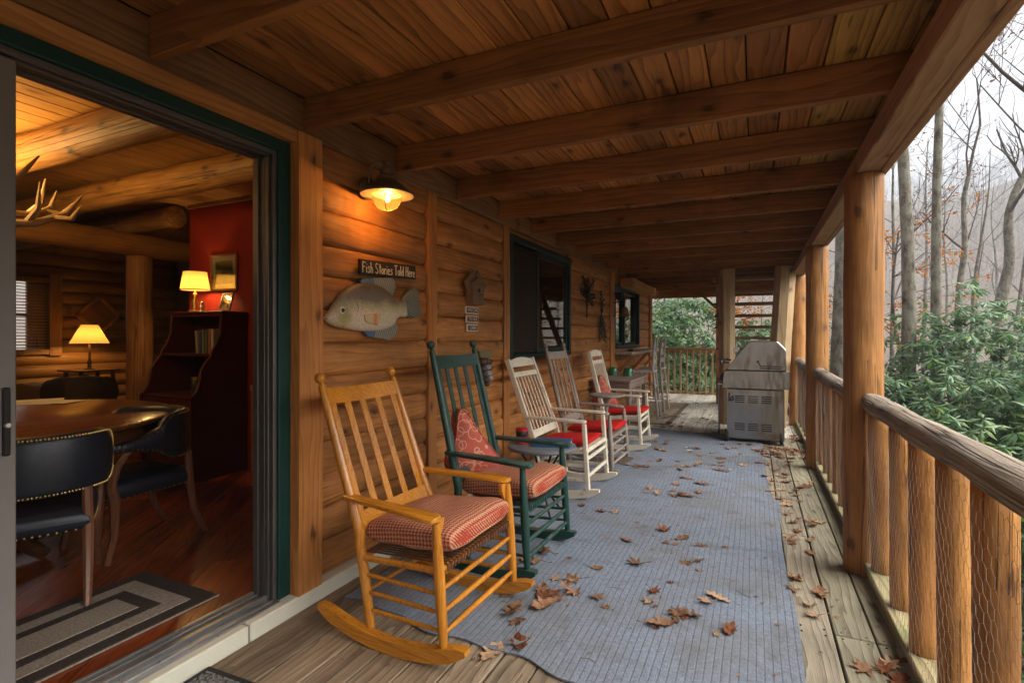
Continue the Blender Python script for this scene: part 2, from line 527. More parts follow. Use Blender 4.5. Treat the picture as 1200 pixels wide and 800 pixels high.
def cloth_check(name, a, b, size):
    N = NT(name)
    co = N.obj()
    wob = N.vmath('SCALE', N.vmath('SUBTRACT', N.n('TexNoise', Scale=14.0).outputs['Color'], (.5, .5, .5)), sc=.006)
    co = N.vmath('ADD', co, wob)
    sp = N.n('SeparateXYZ')
    N.set(sp.inputs[0], co)
    u = N.math('ADD', N.math('ADD', sp.outputs[0], sp.outputs[1]), sp.outputs[2])
    v = N.math('SUBTRACT', N.math('SUBTRACT', sp.outputs[0], sp.outputs[1]), sp.outputs[2])
    s = 1.0 / size
    fu = N.math('FRACT', N.math('MULTIPLY', u, s * .5))
    fv = N.math('FRACT', N.math('MULTIPLY', v, s * .5))
    x = N.math('ABSOLUTE', N.math('SUBTRACT', N.math('GREATER_THAN', fu, .5), N.math('GREATER_THAN', fv, .5)))
    hh = N.math('GREATER_THAN', N.math('FRACT', N.math('MULTIPLY', u, s * 2.5)), .55)
    col = N.mix(a, b, N.math('MULTIPLY', x, N.math('SUBTRACT', 1.0, N.math('MULTIPLY', hh, .45))))
    wv = N.noise(co, 420, 2, .6)
    col = N.mix(col, N.vmath('SCALE', col, sc=.6), N.math('MULTIPLY', wv, .6))
    return N.end(N.bsdf(col, .9, N.bump(N.math('ADD', wv, N.math('MULTIPLY', x, .4)), .4, .003), Specular_IOR_Level=.2))
cloth_check('check_cloth', (.38, .048, .026), (.60, .40, .235), .0175)

def cloth_plain(name, c, scale=300, fade=None):
    N = NT(name)
    co = N.obj()
    w = N.noise(co, scale, 2, .6)
    b = N.noise(co, 6, 3, .6)
    col = N.mix(tuple(x * .7 for x in c), c, N.math('ADD', N.math('MULTIPLY', w, .5), N.math('MULTIPLY', b, .5)))
    return N.end(N.bsdf(col, .9, N.bump(N.math('ADD', w, N.math('MULTIPLY', b, 2.0)), .4, .004), Specular_IOR_Level=.15))
cloth_plain('red_cloth', (.56, .014, .010))

def loop_cloth():
    N = NT('loop_cloth')
    co = N.obj()
    lines = None
    for k, (sc, of) in enumerate(((11.0, 0.0), (14.5, 4.3))):
        vo = N.n('TexVoronoi', Scale=sc)
        N.set(vo.inputs['Vector'], N.vmath('ADD', co, (of, of * .7, of * .3)))
        d = N.math('ABSOLUTE', N.math('SUBTRACT', vo.outputs['Distance'], .42))
        l = N.ramp(d, [(0.0, 1.0), (.022, .9), (.04, 0.0)])
        lines = l if lines is None else N.math('MAXIMUM', lines, l)
    w = N.noise(co, 300, 2, .6)
    col = N.mix((.36, .075, .052), (.45, .11, .075), w)
    col = N.mix(col, (.62, .36, .22), N.math('MULTIPLY', lines, .75))
    return N.end(N.bsdf(col, .9, N.bump(w, .3, .003), Specular_IOR_Level=.2))
loop_cloth()

def rug_mat():
    N = NT('rug_weave')
    co = N.obj()
    sp = N.n('SeparateXYZ')
    N.set(sp.inputs[0], co)
    wob = N.noise(N.vmath('MULTIPLY', co, (3, 1.2, 1)), 1, 2)
    x = N.math('ADD', sp.outputs[0], N.math('MULTIPLY', wob, .02))
    fr = N.math('FRACT', N.math('MULTIPLY', x, 1 / .03))
    rib = N.ramp(N.math('ABSOLUTE', N.math('SUBTRACT', fr, .5)), [(0.0, 1.0), (.06, .9), (.12, 0.0)])
    dash = N.math('FRACT', N.math('ADD', N.math('MULTIPLY', sp.outputs[1], 1 / .032), N.math('MULTIPLY', N.math('FLOOR', N.math('MULTIPLY', x, 1 / .03)), .5)))
    rib = N.math('MULTIPLY', rib, N.ramp(dash, [(.0, .35), (.12, 1.0), (.85, 1.0), (1.0, .35)]))
    f1 = N.noise(co, 190, 3, .75)
    f2 = N.noise(co, 60, 3, .65)
    b = N.noise(co, 1.6, 4, .6)
    col = N.mix((.095, .122, .168), (.295, .335, .405), N.ramp(N.math('ADD', N.math('MULTIPLY', f1, .65), N.math('MULTIPLY', f2, .4)), [(.36, 0.0), (.70, 1.0)]))
    col = N.mix(col, (.085, .10, .13), N.math('MULTIPLY', rib, .5))
    col = N.mix(col, (.17, .165, .155), N.math('MULTIPLY', N.ramp(b, [(.42, 0.0), (.68, 1.0)]), .6))
    b2 = N.noise(co, 5.5, 5, .7)
    col = N.mix(col, (.12, .115, .11), N.math('MULTIPLY', N.ramp(b2, [(.52, 0.0), (.70, 1.0)]), .6))
    d2 = N.noise(co, 26, 4, .8)
    col = N.mix(col, (.07, .055, .045), N.math('MULTIPLY', N.ramp(d2, [(.70, 0.0), (.74, 1.0)]), .45))
    h = N.math('SUBTRACT', N.math('ADD', f1, N.math('MULTIPLY', f2, .5)), N.math('MULTIPLY', rib, .6))
    return N.end(N.bsdf(col, .95, N.bump(h, .55, .005), Specular_IOR_Level=.15))
rug_mat()

def jute_mat():
    N = NT('jute_weave')
    co = N.obj()
    sp = N.n('SeparateXYZ')
    N.set(sp.inputs[0], co)
    w = N.math('MULTIPLY', N.math('SINE', N.math('MULTIPLY', sp.outputs[0], 350)), N.math('SINE', N.math('MULTIPLY', sp.outputs[1], 350)))
    f = N.noise(co, 60, 3, .6)
    col = N.mix((.27, .22, .15), (.47, .40, .29), N.math('ADD', N.math('MULTIPLY', w, .25), f))
    return N.end(N.bsdf(col, .95, N.bump(N.math('ADD', w, f), .4, .004), Specular_IOR_Level=.1))
jute_mat()
plain('jute_border', (.17, .15, .075), .95, 0, .15, .4, 120)

def speckle(name, a, b, sc=120):
    N = NT(name)
    co = N.obj()
    f = N.noise(co, sc, 4, .75)
    col = N.mix(a, b, N.ramp(f, [(.4, 0.0), (.62, 1.0)]))
    return N.end(N.bsdf(col, .95, N.bump(f, .8, .006), Specular_IOR_Level=.1))
speckle('mat_light', (.26, .21, .16), (.44, .37, .29))
speckle('mat_dark', (.045, .034, .028), (.085, .066, .055))
speckle('black_mat', (.012, .012, .013), (.30, .30, .30), 80)

def steel():
    N = NT('brushed_steel')
    co = N.obj()
    st = N.noise(N.vmath('MULTIPLY', co, (6, 6, .4)), 1, 4, .6)
    br = N.noise(N.vmath('MULTIPLY', co, (260, 260, 8)), 1, 2, .5)
    sm = N.noise(co, 5, 4, .65)
    col = N.mix((.22, .212, .20), (.44, .43, .42), st)
    col = N.mix(col, (.11, .08, .055), N.math('MULTIPLY', N.ramp(sm, [(.52, 0.0), (.75, 1.0)]), .32))
    rg = N.math('ADD', .10, N.math('MULTIPLY', sm, .20))
    lo = N.noise(N.vmath('MULTIPLY', co, (5, 5, 2.2)), 1, 2, .5)
    return N.end(N.bsdf(col, rg, N.bump(N.math('ADD', N.math('MULTIPLY', br, .02), lo), .5, .03), Metallic=1.0))
steel()

def glass(name, tint=(.9, .95, .93), boost=1.7, dark=0.0):
    N = NT(name)
    fr = N.n('Fresnel', IOR=1.52)
    tr = N.n('BsdfTransparent')
    N.set(tr.inputs[0], tint)
    gl = N.n('BsdfGlossy', Roughness=.0)
    N.set(gl.inputs['Color'], (.95, .97, .97))
    mx = N.n('MixShader')
    N.set(mx.inputs[0], N.math('MULTIPLY', fr.outputs[0], boost, clamp=True))
    N.t.links.new(tr.outputs[0], mx.inputs[1])
    N.t.links.new(gl.outputs[0], mx.inputs[2])
    return N.end(mx.outputs[0])
glass('window_glass')
glass('picture_glass', (.95, .95, .95), .7)
glass('lamp_glass', (1.0, .93, .78), 1.0)

def screen():
    N = NT('insect_screen')
    co = N.obj()
    tr = N.n('BsdfTransparent')
    df = N.bsdf((.036, .026, .018), .7, Specular_IOR_Level=.1)
    mx = N.n('MixShader')
    N.set(mx.inputs[0], N.math('ADD', .72, N.math('MULTIPLY', N.noise(co, 40, 2), .15)))
    N.t.links.new(tr.outputs[0], mx.inputs[1])
    N.t.links.new(df, mx.inputs[2])
    return N.end(mx.outputs[0])
screen()

def glow(name, color, strength):
    N = NT(name)
    em = N.n('Emission', Strength=strength)
    N.set(em.inputs[0], color)
    return N.end(em.outputs[0])
glow('bulb_glow', (1.0, .72, .36), 3)
glow('candle_glow', (1.0, .66, .25), 4)

def shade(name, color, e):
    N = NT(name)
    co = N.obj()
    w = N.noise(co, 160, 2, .6)
    c = N.mix(tuple(x * .85 for x in color), color, w)
    d = N.n('BsdfDiffuse')
    N.set(d.inputs[0], c)
    t = N.n('BsdfTranslucent')
    N.set(t.inputs[0], c)
    m1 = N.n('MixShader', Fac=.5)
    N.t.links.new(d.outputs[0], m1.inputs[1])
    N.t.links.new(t.outputs[0], m1.inputs[2])
    em = N.n('Emission', Strength=e)
    N.set(em.inputs[0], c)
    ad = N.n('AddShader')
    N.t.links.new(m1.outputs[0], ad.inputs[0])
    N.t.links.new(em.outputs[0], ad.inputs[1])
    return N.end(ad.outputs[0])
shade('lampshade_cloth', (.36, .235, .065), .05)
def globe():
    N = NT('globe_glass')
    co = N.obj()
    w = N.noise(co, 40, 3, .6)
    tr = N.n('BsdfTransparent')
    N.set(tr.inputs[0], (1.0, .72, .36))
    tl = N.n('BsdfTranslucent')
    N.set(tl.inputs[0], (.022, .009, .0015))
    em = N.n('Emission', Strength=.05)
    N.set(em.inputs[0], (1.0, .50, .10))
    ad = N.n('AddShader')
    N.t.links.new(tl.outputs[0], ad.inputs[0])
    N.t.links.new(em.outputs[0], ad.inputs[1])
    mx = N.n('MixShader')
    N.set(mx.inputs[0], N.math('ADD', .5, N.math('MULTIPLY', w, .4)))
    N.t.links.new(tr.outputs[0], mx.inputs[1])
    N.t.links.new(ad.outputs[0], mx.inputs[2])
    return N.end(mx.outputs[0])
globe()

def fish_skin():
    N = NT('fish_skin')
    co = N.obj()
    sp = N.n('SeparateXYZ')
    N.set(sp.inputs[0], co)
    y, z = sp.outputs[1], sp.outputs[2]
    nz = N.noise(co, 9, 4, .6)
    zz = N.math('ADD', z, N.math('MULTIPLY', N.math('SUBTRACT', nz, .5), .10))
    col = N.ramp(N.math('MULTIPLY', N.math('ADD', zz, .15), 3.3), [(0.0, (.74, .60, .44)), (.36, (.66, .54, .38)), (.52, (.42, .38, .20)), (.66, (.16, .135, .11)), (.9, (.075, .062, .055))])
    # painted yellow cheek
    dy = N.math('SUBTRACT', y, -.30)
    dz = N.math('SUBTRACT', z, -.065)
    ck = N.math('ADD', N.math('MULTIPLY', dy, dy), N.math('MULTIPLY', dz, dz))
    col = N.mix(col, (.40, .34, .06), N.ramp(ck, [(0.0, .9), (.0018, .6), (.004, 0.0)]))
    head = N.ramp(N.math('ADD', N.math('MULTIPLY', y, 4.0), 1.75), [(.0, .75), (.55, .55), (.8, 0.0)])
    col = N.mix(col, (.13, .13, .125), N.math('MULTIPLY', head, N.ramp(N.math('ADD', z, .1), [(.0, .1), (.12, 1.0)])))
    sc = N.n('TexVoronoi', Scale=120.0)
    N.set(sc.inputs['Vector'], co)
    col = N.mix(col, N.vmath('SCALE', col, sc=.72), N.ramp(sc.outputs['Distance'], [(.35, 0.0), (.7, .8)]))
    return N.end(N.bsdf(col, .55, N.bump(sc.outputs['Distance'], .3, .003)))
fish_skin()

def fin_mat(name, base, rib, dirv, freq, tip=None):
    N = NT(name)
    co = N.obj()
    sp = N.n('SeparateXYZ')
    N.set(sp.inputs[0], co)
    u = N.math('ADD', N.math('MULTIPLY', sp.outputs[1], dirv[0]), N.math('MULTIPLY', sp.outputs[2], dirv[1]))
    s = N.math('SINE', N.math('MULTIPLY', u, freq))
    c = base
    if tip:
        c = N.mix(tip, base, N.math('GREATER_THAN', N.math('ADD', sp.outputs[1], N.math('MULTIPLY', N.noise(co, 20), .04)), tip_y))
    col = N.mix(c, rib, N.ramp(s, [(.55, 0.0), (.8, .85)]))
    return N.end(N.bsdf(col, .6, N.bump(s, .3, .004)))
tip_y = -.02
fin_mat('fin_paint', (.27, .26, .20), (.06, .06, .055), (1, .45), 330, (.07, .16, .26))
fin_mat('tail_paint', (.17, .18, .13), (.045, .045, .045), (.28, 1), 380)
fin_mat('pectoral_paint', (.50, .40, .22), (.60, .15, .02), (1, 0), 60)

# outdoors
def bark(name, dark, light, sc=1.0, lichen=(.34, .37, .31), amt=.5):
    N = NT(name)
    co = N.obj()
    v = N.noise(N.vmath('MULTIPLY', co, (16 * sc, 16 * sc, 5 * sc)), 1, 5, .65, .5)
    l = N.noise(co, 5 * sc, 5, .7)
    col = N.mix(dark, light, N.ramp(v, [(.35, 0.0), (.65, 1.0)]))
    col = N.mix(col, lichen, N.math('MULTIPLY', N.ramp(l, [(.45, 0.0), (.6, 1.0)]), amt))
    return N.end(N.bsdf(col, .9, N.bump(v, .9, .02), Specular_IOR_Level=.1))
bark('bark', (.06, .048, .038), (.21, .175, .14), 1.0, (.27, .29, .23), .5)
bark('bark_grey', (.11, .098, .085), (.27, .25, .225), .6, (.34, .34, .31), .4)
bark('twig', (.05, .038, .034), (.13, .10, .09), 1.0, (.2, .19, .17), .3)
bark('pale_twig', (.20, .18, .16), (.36, .33, .30), 1.0)

def leafm(name, cols, rough=.45, trans=.25, spec=.4):
    N = NT(name)
    r = N.n('NewGeometry').outputs['Random Per Island']
    k = len(cols) - 1
    col = N.ramp(r, [(i / k, c) for i, c in enumerate(cols)])
    co = N.obj()
    n1 = N.noise(co, 55, 3, .6)
    col = N.mix(N.vmath('SCALE', col, sc=.7), col, n1)
    b = N.bsdf(col, rough, N.bump(n1, .25, .004), Specular_IOR_Level=spec)
    if not trans: return N.end(b)
    t = N.n('BsdfTranslucent')
    N.set(t.inputs[0], col)
    mx = N.n('MixShader', Fac=trans)
    N.t.links.new(b, mx.inputs[1])
    N.t.links.new(t.outputs[0], mx.inputs[2])
    return N.end(mx.outputs[0])
leafm('rhododendron_leaf', [(.05, .125, .05), (.09, .205, .085), (.15, .27, .13), (.14, .235, .035), (.07, .175, .07)], .36, .3, .55)
leafm('orange_leaf', [(.50, .16, .02), (.55, .24, .03), (.42, .10, .015)], .6, .45, .3)
leafm('rust_leaf', [(.24, .11, .05), (.30, .14, .05), (.16, .075, .035)], .7, .3, .2)
leafm('litter_leaf', [(.20, .11, .06), (.30, .19, .11), (.14, .08, .05), (.36, .22, .10), (.40, .17, .04)], .8, .1, .2)

def fallen(name, c, vein):
    N = NT(name)
    co = N.obj()
    n1 = N.noise(co, 30, 4, .7)
    n2 = N.noise(co, 9, 2, .5)
    sp = N.n('SeparateXYZ')
    N.set(sp.inputs[0], co)
    rn = N.rand()
    col = N.mix(tuple(x * .55 for x in c), tuple(x * 1.25 for x in c), n1)
    col = N.mix(col, tuple(x * .45 for x in c), N.ramp(n2, [(.5, 0.0), (.7, .7)]))
    mid = N.ramp(N.math('ABSOLUTE', sp.outputs[1]), [(0.0, 1.0), (.0016, .8), (.003, 0.0)])
    col = N.mix(col, vein, N.math('MULTIPLY', mid, .6))
    col = N.vmath('SCALE', col, sc=N.math('ADD', .7, N.math('MULTIPLY', rn, .6)))
    return N.end(N.bsdf(col, .7, N.bump(n1, .5, .004), Specular_IOR_Level=.25))
fallen('leaf_brown', (.25, .128, .068), (.36, .22, .13))
fallen('leaf_tan', (.42, .265, .16), (.52, .36, .22))
fallen('leaf_rust', (.23, .075, .028), (.42, .20, .09))
fallen('leaf_pale', (.46, .42, .34), (.5, .46, .38))

def ground_mat():
    N = NT('forest_floor')
    co = N.obj()
    a = N.noise(co, 1.3, 6, .7)
    b = N.noise(co, 14, 5, .75)
    c = N.noise(co, .05, 4, .6)
    col = N.mix((.07, .05, .033), (.27, .19, .125), N.ramp(b, [(.35, 0.0), (.66, 1.0)]))
    col = N.mix(col, (.115, .10, .07), N.math('MULTIPLY', a, .5))
    col = N.mix(col, (.20, .175, .145), N.ramp(c, [(.35, .2), (.65, .7)]))
    return N.end(N.bsdf(col, .95, N.bump(b, 1.0, .05), Specular_IOR_Level=.05))
ground_mat()

def wood_haze_twigs():
    N = NT('far_twigs')
    r = N.n('NewGeometry').outputs['Random Per Island']
    col = N.ramp(r, [(0.0, (.14, .12, .11)), (.5, (.24, .215, .20)), (1.0, (.42, .40, .38))])
    return N.end(N.bsdf(col, .95, Specular_IOR_Level=.05))
wood_haze_twigs()
M = MATS
# ------------------------------------------------------------------ porch deck
DX0, DX1, DY0, DY1 = -1.925, .78, -4.2, 12.15
sub = MB()
for y in (-3.6, -1.6, 0.2, 2.6, 5.0, 7.4, 9.8, 12.0):
    sub.box(DX0, DX1, y, y + .05, -.22, -.045)
sub.box(DX0 + .001, DX0 + .04, DY0, DY1, -.225, -.046)
sub.box(DX1 - .045, DX1 - .005, DY0, DY1, -.225, -.046)
sub.box(DX0, DX1, DY0, DY1, -.30, -.26)
deck = struct(sub.build('porch_deck', M['stringer_wood'], smooth=False))
BW = .1535
col_edges = []
x = .464 - BW * 20
while x < DX1 - .01:
    if x + BW > DX0 + .01: col_edges.append(x)
    x += BW
for ci, x in enumerate(col_edges):
    xa, xb = max(x + .004, DX0 + .002), min(x + BW - .004, DX1)
    cuts = [DY0] + sorted(rnd.choice([-1.1, 1.35, 2.62, 3.83, 5.02, 6.2, 7.42, 8.6, 9.82, 11.0]) for _ in range(2)) + [DY1]
    if abs(x - .464) < .01: cuts = [DY0, 2.62, 7.42, DY1]
    if abs(x - .3105) < .01: cuts = [DY0, 2.62, 5.02, DY1]
    if abs(x - .157) < .01: cuts = [DY0, 3.83, 8.6, DY1]
    cuts = sorted(set(cuts + ([7.42] if max(cuts[:-1]) < 6 else [])))
    for a, b in zip(cuts, cuts[1:]):
        if b - a < .3: continue
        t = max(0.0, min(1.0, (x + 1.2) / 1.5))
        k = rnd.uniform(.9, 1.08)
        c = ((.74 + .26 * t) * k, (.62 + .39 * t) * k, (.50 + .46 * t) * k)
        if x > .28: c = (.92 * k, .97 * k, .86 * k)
        if a > 4.9 and b > 7.5: c = (1.9 * k, 2.05 * k, 2.2 * k)      # bleached far boards, tint raised further to paint in skylight from the far end
        z = rnd.uniform(-.0025, .0015)
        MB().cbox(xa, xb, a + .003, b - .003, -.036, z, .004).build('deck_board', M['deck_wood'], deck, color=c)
# screw heads near the board joints on the open side of the deck
sm = MB()
for yj in (2.62, 5.02, 7.42):
    for x in col_edges[-6:]:
        for dx in (.03, .12):
            for dy in (-.025, .025):
                sm.lathe([(.0045, 0.0), (.0045, .0022), (.003, .003)], 6, Matrix.Translation((x + dx, yj + dy, -.0005)))
stuff(sm.build('deck_screw', M['black_metal'], deck))

# ------------------------------------------------------------------ porch ceiling: boards, joists, beams
CZ = 2.416
ceil = struct(MB().box(-2.6, .72, -4.4, 12.2, CZ + .034, CZ + .06).build('porch_ceiling', M['dark_void'], smooth=False))
x = -1.955
pal = [(1.0, .95, .9), (.82, .78, .75), (1.12, 1.04, .95), (.92, .86, .8), (.7, .62, .58), (1.05, .95, .82)]
ci = 0
while x < .60:
    w = .148
    xb = min(x + w, .604)
    cuts = [-4.4] + sorted(rnd.sample([1.86, 3.27, 4.69, 6.08, 7.48, 8.9, 10.3], 2)) + [12.6]
    for a, b in zip(cuts, cuts[1:]):
        c = rnd.choice(pal)
        if x > .12: c = (1.15, 1.45, 1.25)            # boards near the edge stayed greenish
        k = rnd.uniform(.88, 1.1)
        MB().cbox(x + .003, xb - .003, a + .001, b - .001, CZ + rnd.uniform(0, .003), CZ + .028, .004).build('ceiling_board', M['ceiling_wood'], ceil, color=tuple(q * k for q in c))
    x += w
JY = [1.14 - .703 * i for i in range(7, 0, -1)] + [1.14 + .703 * i for i in range(17)]
JY = [y for y in JY if y < 12.3]
for i, y in enumerate(JY):
    dz = rnd.uniform(-.004, .004)
    MB().cbox(-1.954, .603, y, y + .04, 2.27 + dz, CZ - .001, .003).build('joist', M['joist_wood'], ceil)
MB().cbox(-2.02, -1.956, -4.4, 11.3, 2.243, CZ + .002, .004).build('ledger_board', M['ledger_wood'], ceil)
# carrying beam and rim board along the open side, in lengths that meet over the posts
for a, b in ((-4.4, -1.75), (-1.746, .86), (.864, 3.40), (3.404, 5.85), (5.854, 8.6), (8.604, 12.6)):
    MB().cbox(.498, .6045, a, b, 2.155, 2.2665, .006).build('beam', M['beam_wood'], ceil)
    MB().cbox(.6055, .648, a, b, 2.152, CZ + .03, .006).build('rim_board', M['beam_wood'], ceil)
MB().cbox(-2.6, .60, 12.35, 12.40, 2.15, CZ, .004).build('rim_board', M['joist_wood'], ceil)

# ------------------------------------------------------------------ log wall of the cabin
wall = thing('log_wall', 'orange brown hewn log wall of the cabin along the whole porch', 'wall')
WX = -1.97
LP = .1675
seed = [1]
def wall_logs(y0, y1, z0, z1, off=0):
    n = max(1, round((z1 - z0) / LP))
    p = (z1 - z0) / n
    for i in range(n):
        seed[0] += 1
        zc = z0 + p * (i + .5)
        r = p * .5 + .006
        MB().log((WX - .058 + rnd.uniform(-.006, .006), y0, zc), (WX - .058 + rnd.uniform(-.006, .006), y1, zc + rnd.uniform(-.006, .006)), r, 20, .11, seed[0], .07, sx=rnd.uniform(.62, .78), sz=1.0, tip=.05, sq=rnd.uniform(.45, .62)).build('log', M['log_wood'], wall, sharp=75)
ZB, ZT = .075, 2.25
bays = [(1.945, 2.9), (3.0, 4.045), (5.84, 7.72), (9.88, 10.92)]
for a, b in bays: wall_logs(a, b, ZB, ZT)
W1 = (4.17, 5.84, 1.065, 2.19)
W2 = (7.96, 9.88, 1.085, 2.10)
wall_logs(W1[0] - .01, W1[1], ZB, W1[2]); wall_logs(W1[0] - .01, W1[1], W1[3], ZT)
wall_logs(W2[0] - .01, W2[1], ZB, W2[2]); wall_logs(W2[0] - .01, W2[1], W2[3], ZT)
wall_logs(-4.3, -.62, ZB, ZT)
# backing behind the logs, open at the door and the windows
bk = MB()
for a, b, z0, z1 in ((-4.4, -.6, 0, 2.6), (1.80, 4.2, 0, 2.6), (4.2, 5.81, 0, W1[2]), (4.2, 5.81, W1[3], 2.6), (5.81, 7.99, 0, 2.6), (7.99, 9.85, 0, W2[2]), (7.99, 9.85, W2[3], 2.6), (9.85, 11.15, 0, 2.6), (-.6, 1.80, 2.19, 2.6)):
    bk.box(-2.16, -2.065, a, b, z0, z1)
bk.build('chinking', M['ledger_wood'], wall, smooth=False)
# upright hewn boards between the bays
for a, b, z0, dx in ((1.79, 1.94, .03, .055), (2.902, 3.0, .075, .03), (4.047, 4.165, .075, .03), (7.722, 7.955, .075, .035), (10.925, 11.15, .0, .05)):
    seed[0] += 1
    MB().log((WX - .03 + dx - .03, (a + b) / 2, z0), (WX - .03 + dx - .03, (a + b) / 2, 2.2425), .07, 4, .16, seed[0], .06, sx=(b - a) / .14 * 1.38, sz=.95, tip=.004).build('upright_board', M['trim_wood'], wall, sharp=30)
MB().log((WX + .0, -4.3, 2.214), (WX + .0, 1.95, 2.214), .035, 4, .2, 77, .05, sx=1.2, sz=1.2).build('header_board', M['header_wood'], wall, sharp=30)
# painted block curb under the wall and the door sill
yb = -4.3
k = 0
while yb < 11.1:
    L = 1.19 if k % 2 else .94
    if -.2 < yb < 1.2 and k: L = 1.53 - yb
    e = min(yb + L, 11.15)
    MB().cbox(-2.12, -1.925 + rnd.uniform(-.003, .003), yb + .005, e - .005, -.05, .066, .006).build('curb_block', M['curb_paint'], wall)
    yb = e
    k += 1

# windows: frame with sashes, pane, screen
def window(rect, name_label):
    y0, y1, z0, z1 = rect
    fr = MB()
    X1, X0 = -1.945, -2.06
    t = .062
    fr.cbox(X0, X1, y0, y0 + t, z0, z1, .006); fr.cbox(X0, X1, y1 - t, y1, z0, z1, .006)
    fr.cbox(X0, X1 + .004, y0 + t, y1 - t, z1 - t, z1 - .001, .006)
    fr.cbox(X0, X1 + .012, y0 + t, y1 - t, z0 + .001, z0 + t * .8, .006)
    f = fr.build('window', M['window_green'], wall)
    f['label'] = name_label
    return f
f = window(W1, 'dark green window with a brown screen on its near half')
ym = 4.87
def sash(parent, y0, y1, z0, z1, x, t=.045):
    s = MB()
    s.cbox(x - .018, x + .018, y0, y0 + t, z0, z1, .004); s.cbox(x - .018, x + .018, y1 - t, y1, z0, z1, .004)
    s.cbox(x - .016, x + .016, y0 + t, y1 - t, z0, z0 + t, .004); s.cbox(x - .016, x + .016, y0 + t, y1 - t, z1 - t, z1, .004)
    s.build('sash', M['window_green'], parent)
    MB().box(x - .003, x + .003, y0 + t, y1 - t, z0 + t, z1 - t).build('pane', M['window_glass'], parent, smooth=False)
iy0, iy1, iz0, iz1 = W1[0] + .062, W1[1] - .062, W1[2] + .05, W1[3] - .062
sash(f, iy0 + .001, ym + .03, iz0, iz1, -2.03)
sash(f, ym - .015, iy1 - .001, iz0 + .001, iz1 - .001, -1.988)
sc = MB(); sc.box(-1.972, -1.970, iy0 + .02, ym - .02, iz0 + .02, iz1 - .02)
sc.build('screen', M['insect_screen'], f, smooth=False)
sf = MB()
for a, b in ((iy0 + .002, iy0 + .022), (ym - .04, ym - .016)): sf.cbox(-1.978, -1.964, a, b, iz0 + .002, iz1 - .002, .002)
sf.build('screen_frame', M['black_metal'], f)
f2 = window(W2, 'grey green window above the bar shelf')
sash(f2, W2[0] + .063, 8.62, W2[2] + .05, W2[3] - .063, -1.99)
sash(f2, 8.60, W2[1] - .063, W2[2] + .051, W2[3] - .064, -2.032)
MB().cbox(-1.965, -1.94, 8.57, 8.66, W2[2] + .05, W2[3] - .063, .004).build('mullion', M['window_green'], f2)
# boxed beam standing out above the far window
MB().cbox(-1.952, -1.745, 8.32, 10.3, 2.07, 2.215, .006).build('boxed_beam', M['header_wood'], wall)

# sliding door
door = MB()
door.cbox(-2.05, -1.975, 1.722, 1.788, .07, 2.188, .005)      # green side casing
door.cbox(-2.05, -1.975, -.6, 1.721, 2.132, 2.186, .005)      # green head casing
door = door.build('sliding_door', M['green_trim'], wall)
door['label'] = 'open sliding glass door with green casing and grey metal frame'
tr = MB()
for i, (a, b) in enumerate(((-2.12, -2.085), (-2.075, -2.05), (-2.04, -2.018), (-2.008, -1.992))):
    tr.cbox(a, b, 1.698 + .006 * (i % 2), 1.7215, .075, 2.128, .002)
    tr.cbox(a, b, -.6, 1.697, 2.104 + .006 * (i % 2), 2.1285, .002)
tr.cbox(-2.125, -1.99, 1.710, 1.7212, .076, 2.1290, .001)
tr.cbox(-2.125, -1.99, -.6, 1.7095, 2.118, 2.1305, .001)
tr.build('track_frame', M['aluminium_frame'], door)
sl = MB()
sl.cbox(-2.13, -1.965, -.6, 1.72, .062, .072, .002)
for a, b, h in ((-2.125, -2.108, .094), (-2.09, -2.08, .09), (-2.06, -2.052, .088), (-2.04, -2.022, .096), (-2.0, -1.985, .082)): sl.cbox(a, b, -.6, 1.697, .0722, h, .002)
sl.build('sill_track', M['aluminium_track'], door)
dp = MB()
dp.cbox(-2.035, -1.998, .715, .792, .098, 2.103, .004)
dp.cbox(-2.034, -1.999, -.5, .714, .098, .19, .004); dp.cbox(-2.034, -1.999, -.5, .714, 2.02, 2.103, .004)
dp.cbox(-2.048, -2.036, .74, .783, .1, 2.10, .002)
dp.build('door_panel', M['grey_vinyl'], door)
MB().box(-2.019, -2.013, -.5, .714, .19, 2.02).build('pane', M['window_glass'], door, smooth=False)
lk = MB(); lk.cbox(-1.9978, -1.985, .757, .774, .93, 1.13, .003)
lk.build('lock_plate', M['black_metal'], door)
MB().lathe([(.0085, 0), (.0085, .006), (.006, .009)], 12, Matrix.Translation((-1.985, .7655, 1.02)) @ Matrix.Rotation(R(90), 4, 'Y')).build('lock_cylinder', M['steel_hardware'], door)
MB().cbox(-1.9975, -1.989, .724, .735, .96, 1.08, .002).build('pull_handle', M['black_metal'], door)

# ------------------------------------------------------------------ posts
def porch_post(x, y, r, zt, label, lean=0):
    seed[0] += 1
    o = MB().log((0, 0, 0), (lean, 0, zt), r, 22, .045, seed[0], .045, tip=.012, taper=.03).build('porch_post', M['post_wood'], None, (x, y, 0), sharp=80)
    return tag(o, label, 'post', 'peeled log posts along the open side')
porch_post(.54, 3.39, .095, 2.154, 'thick peeled log post nearest to the viewer, at the end of the near railing')
porch_post(.555, 5.86, .10, 2.154, 'peeled log post beside the right edge of the blue rug, just before the grill')
porch_post(.565, 8.55, .105, 2.154, 'peeled log post just behind the grill, second from the far corner')
porch_post(.575, 11.2, .105, 2.154, 'peeled log post at the far corner of the porch')
porch_post(.55, .86, .095, 2.154, 'peeled log post carrying the near end of the porch beam')

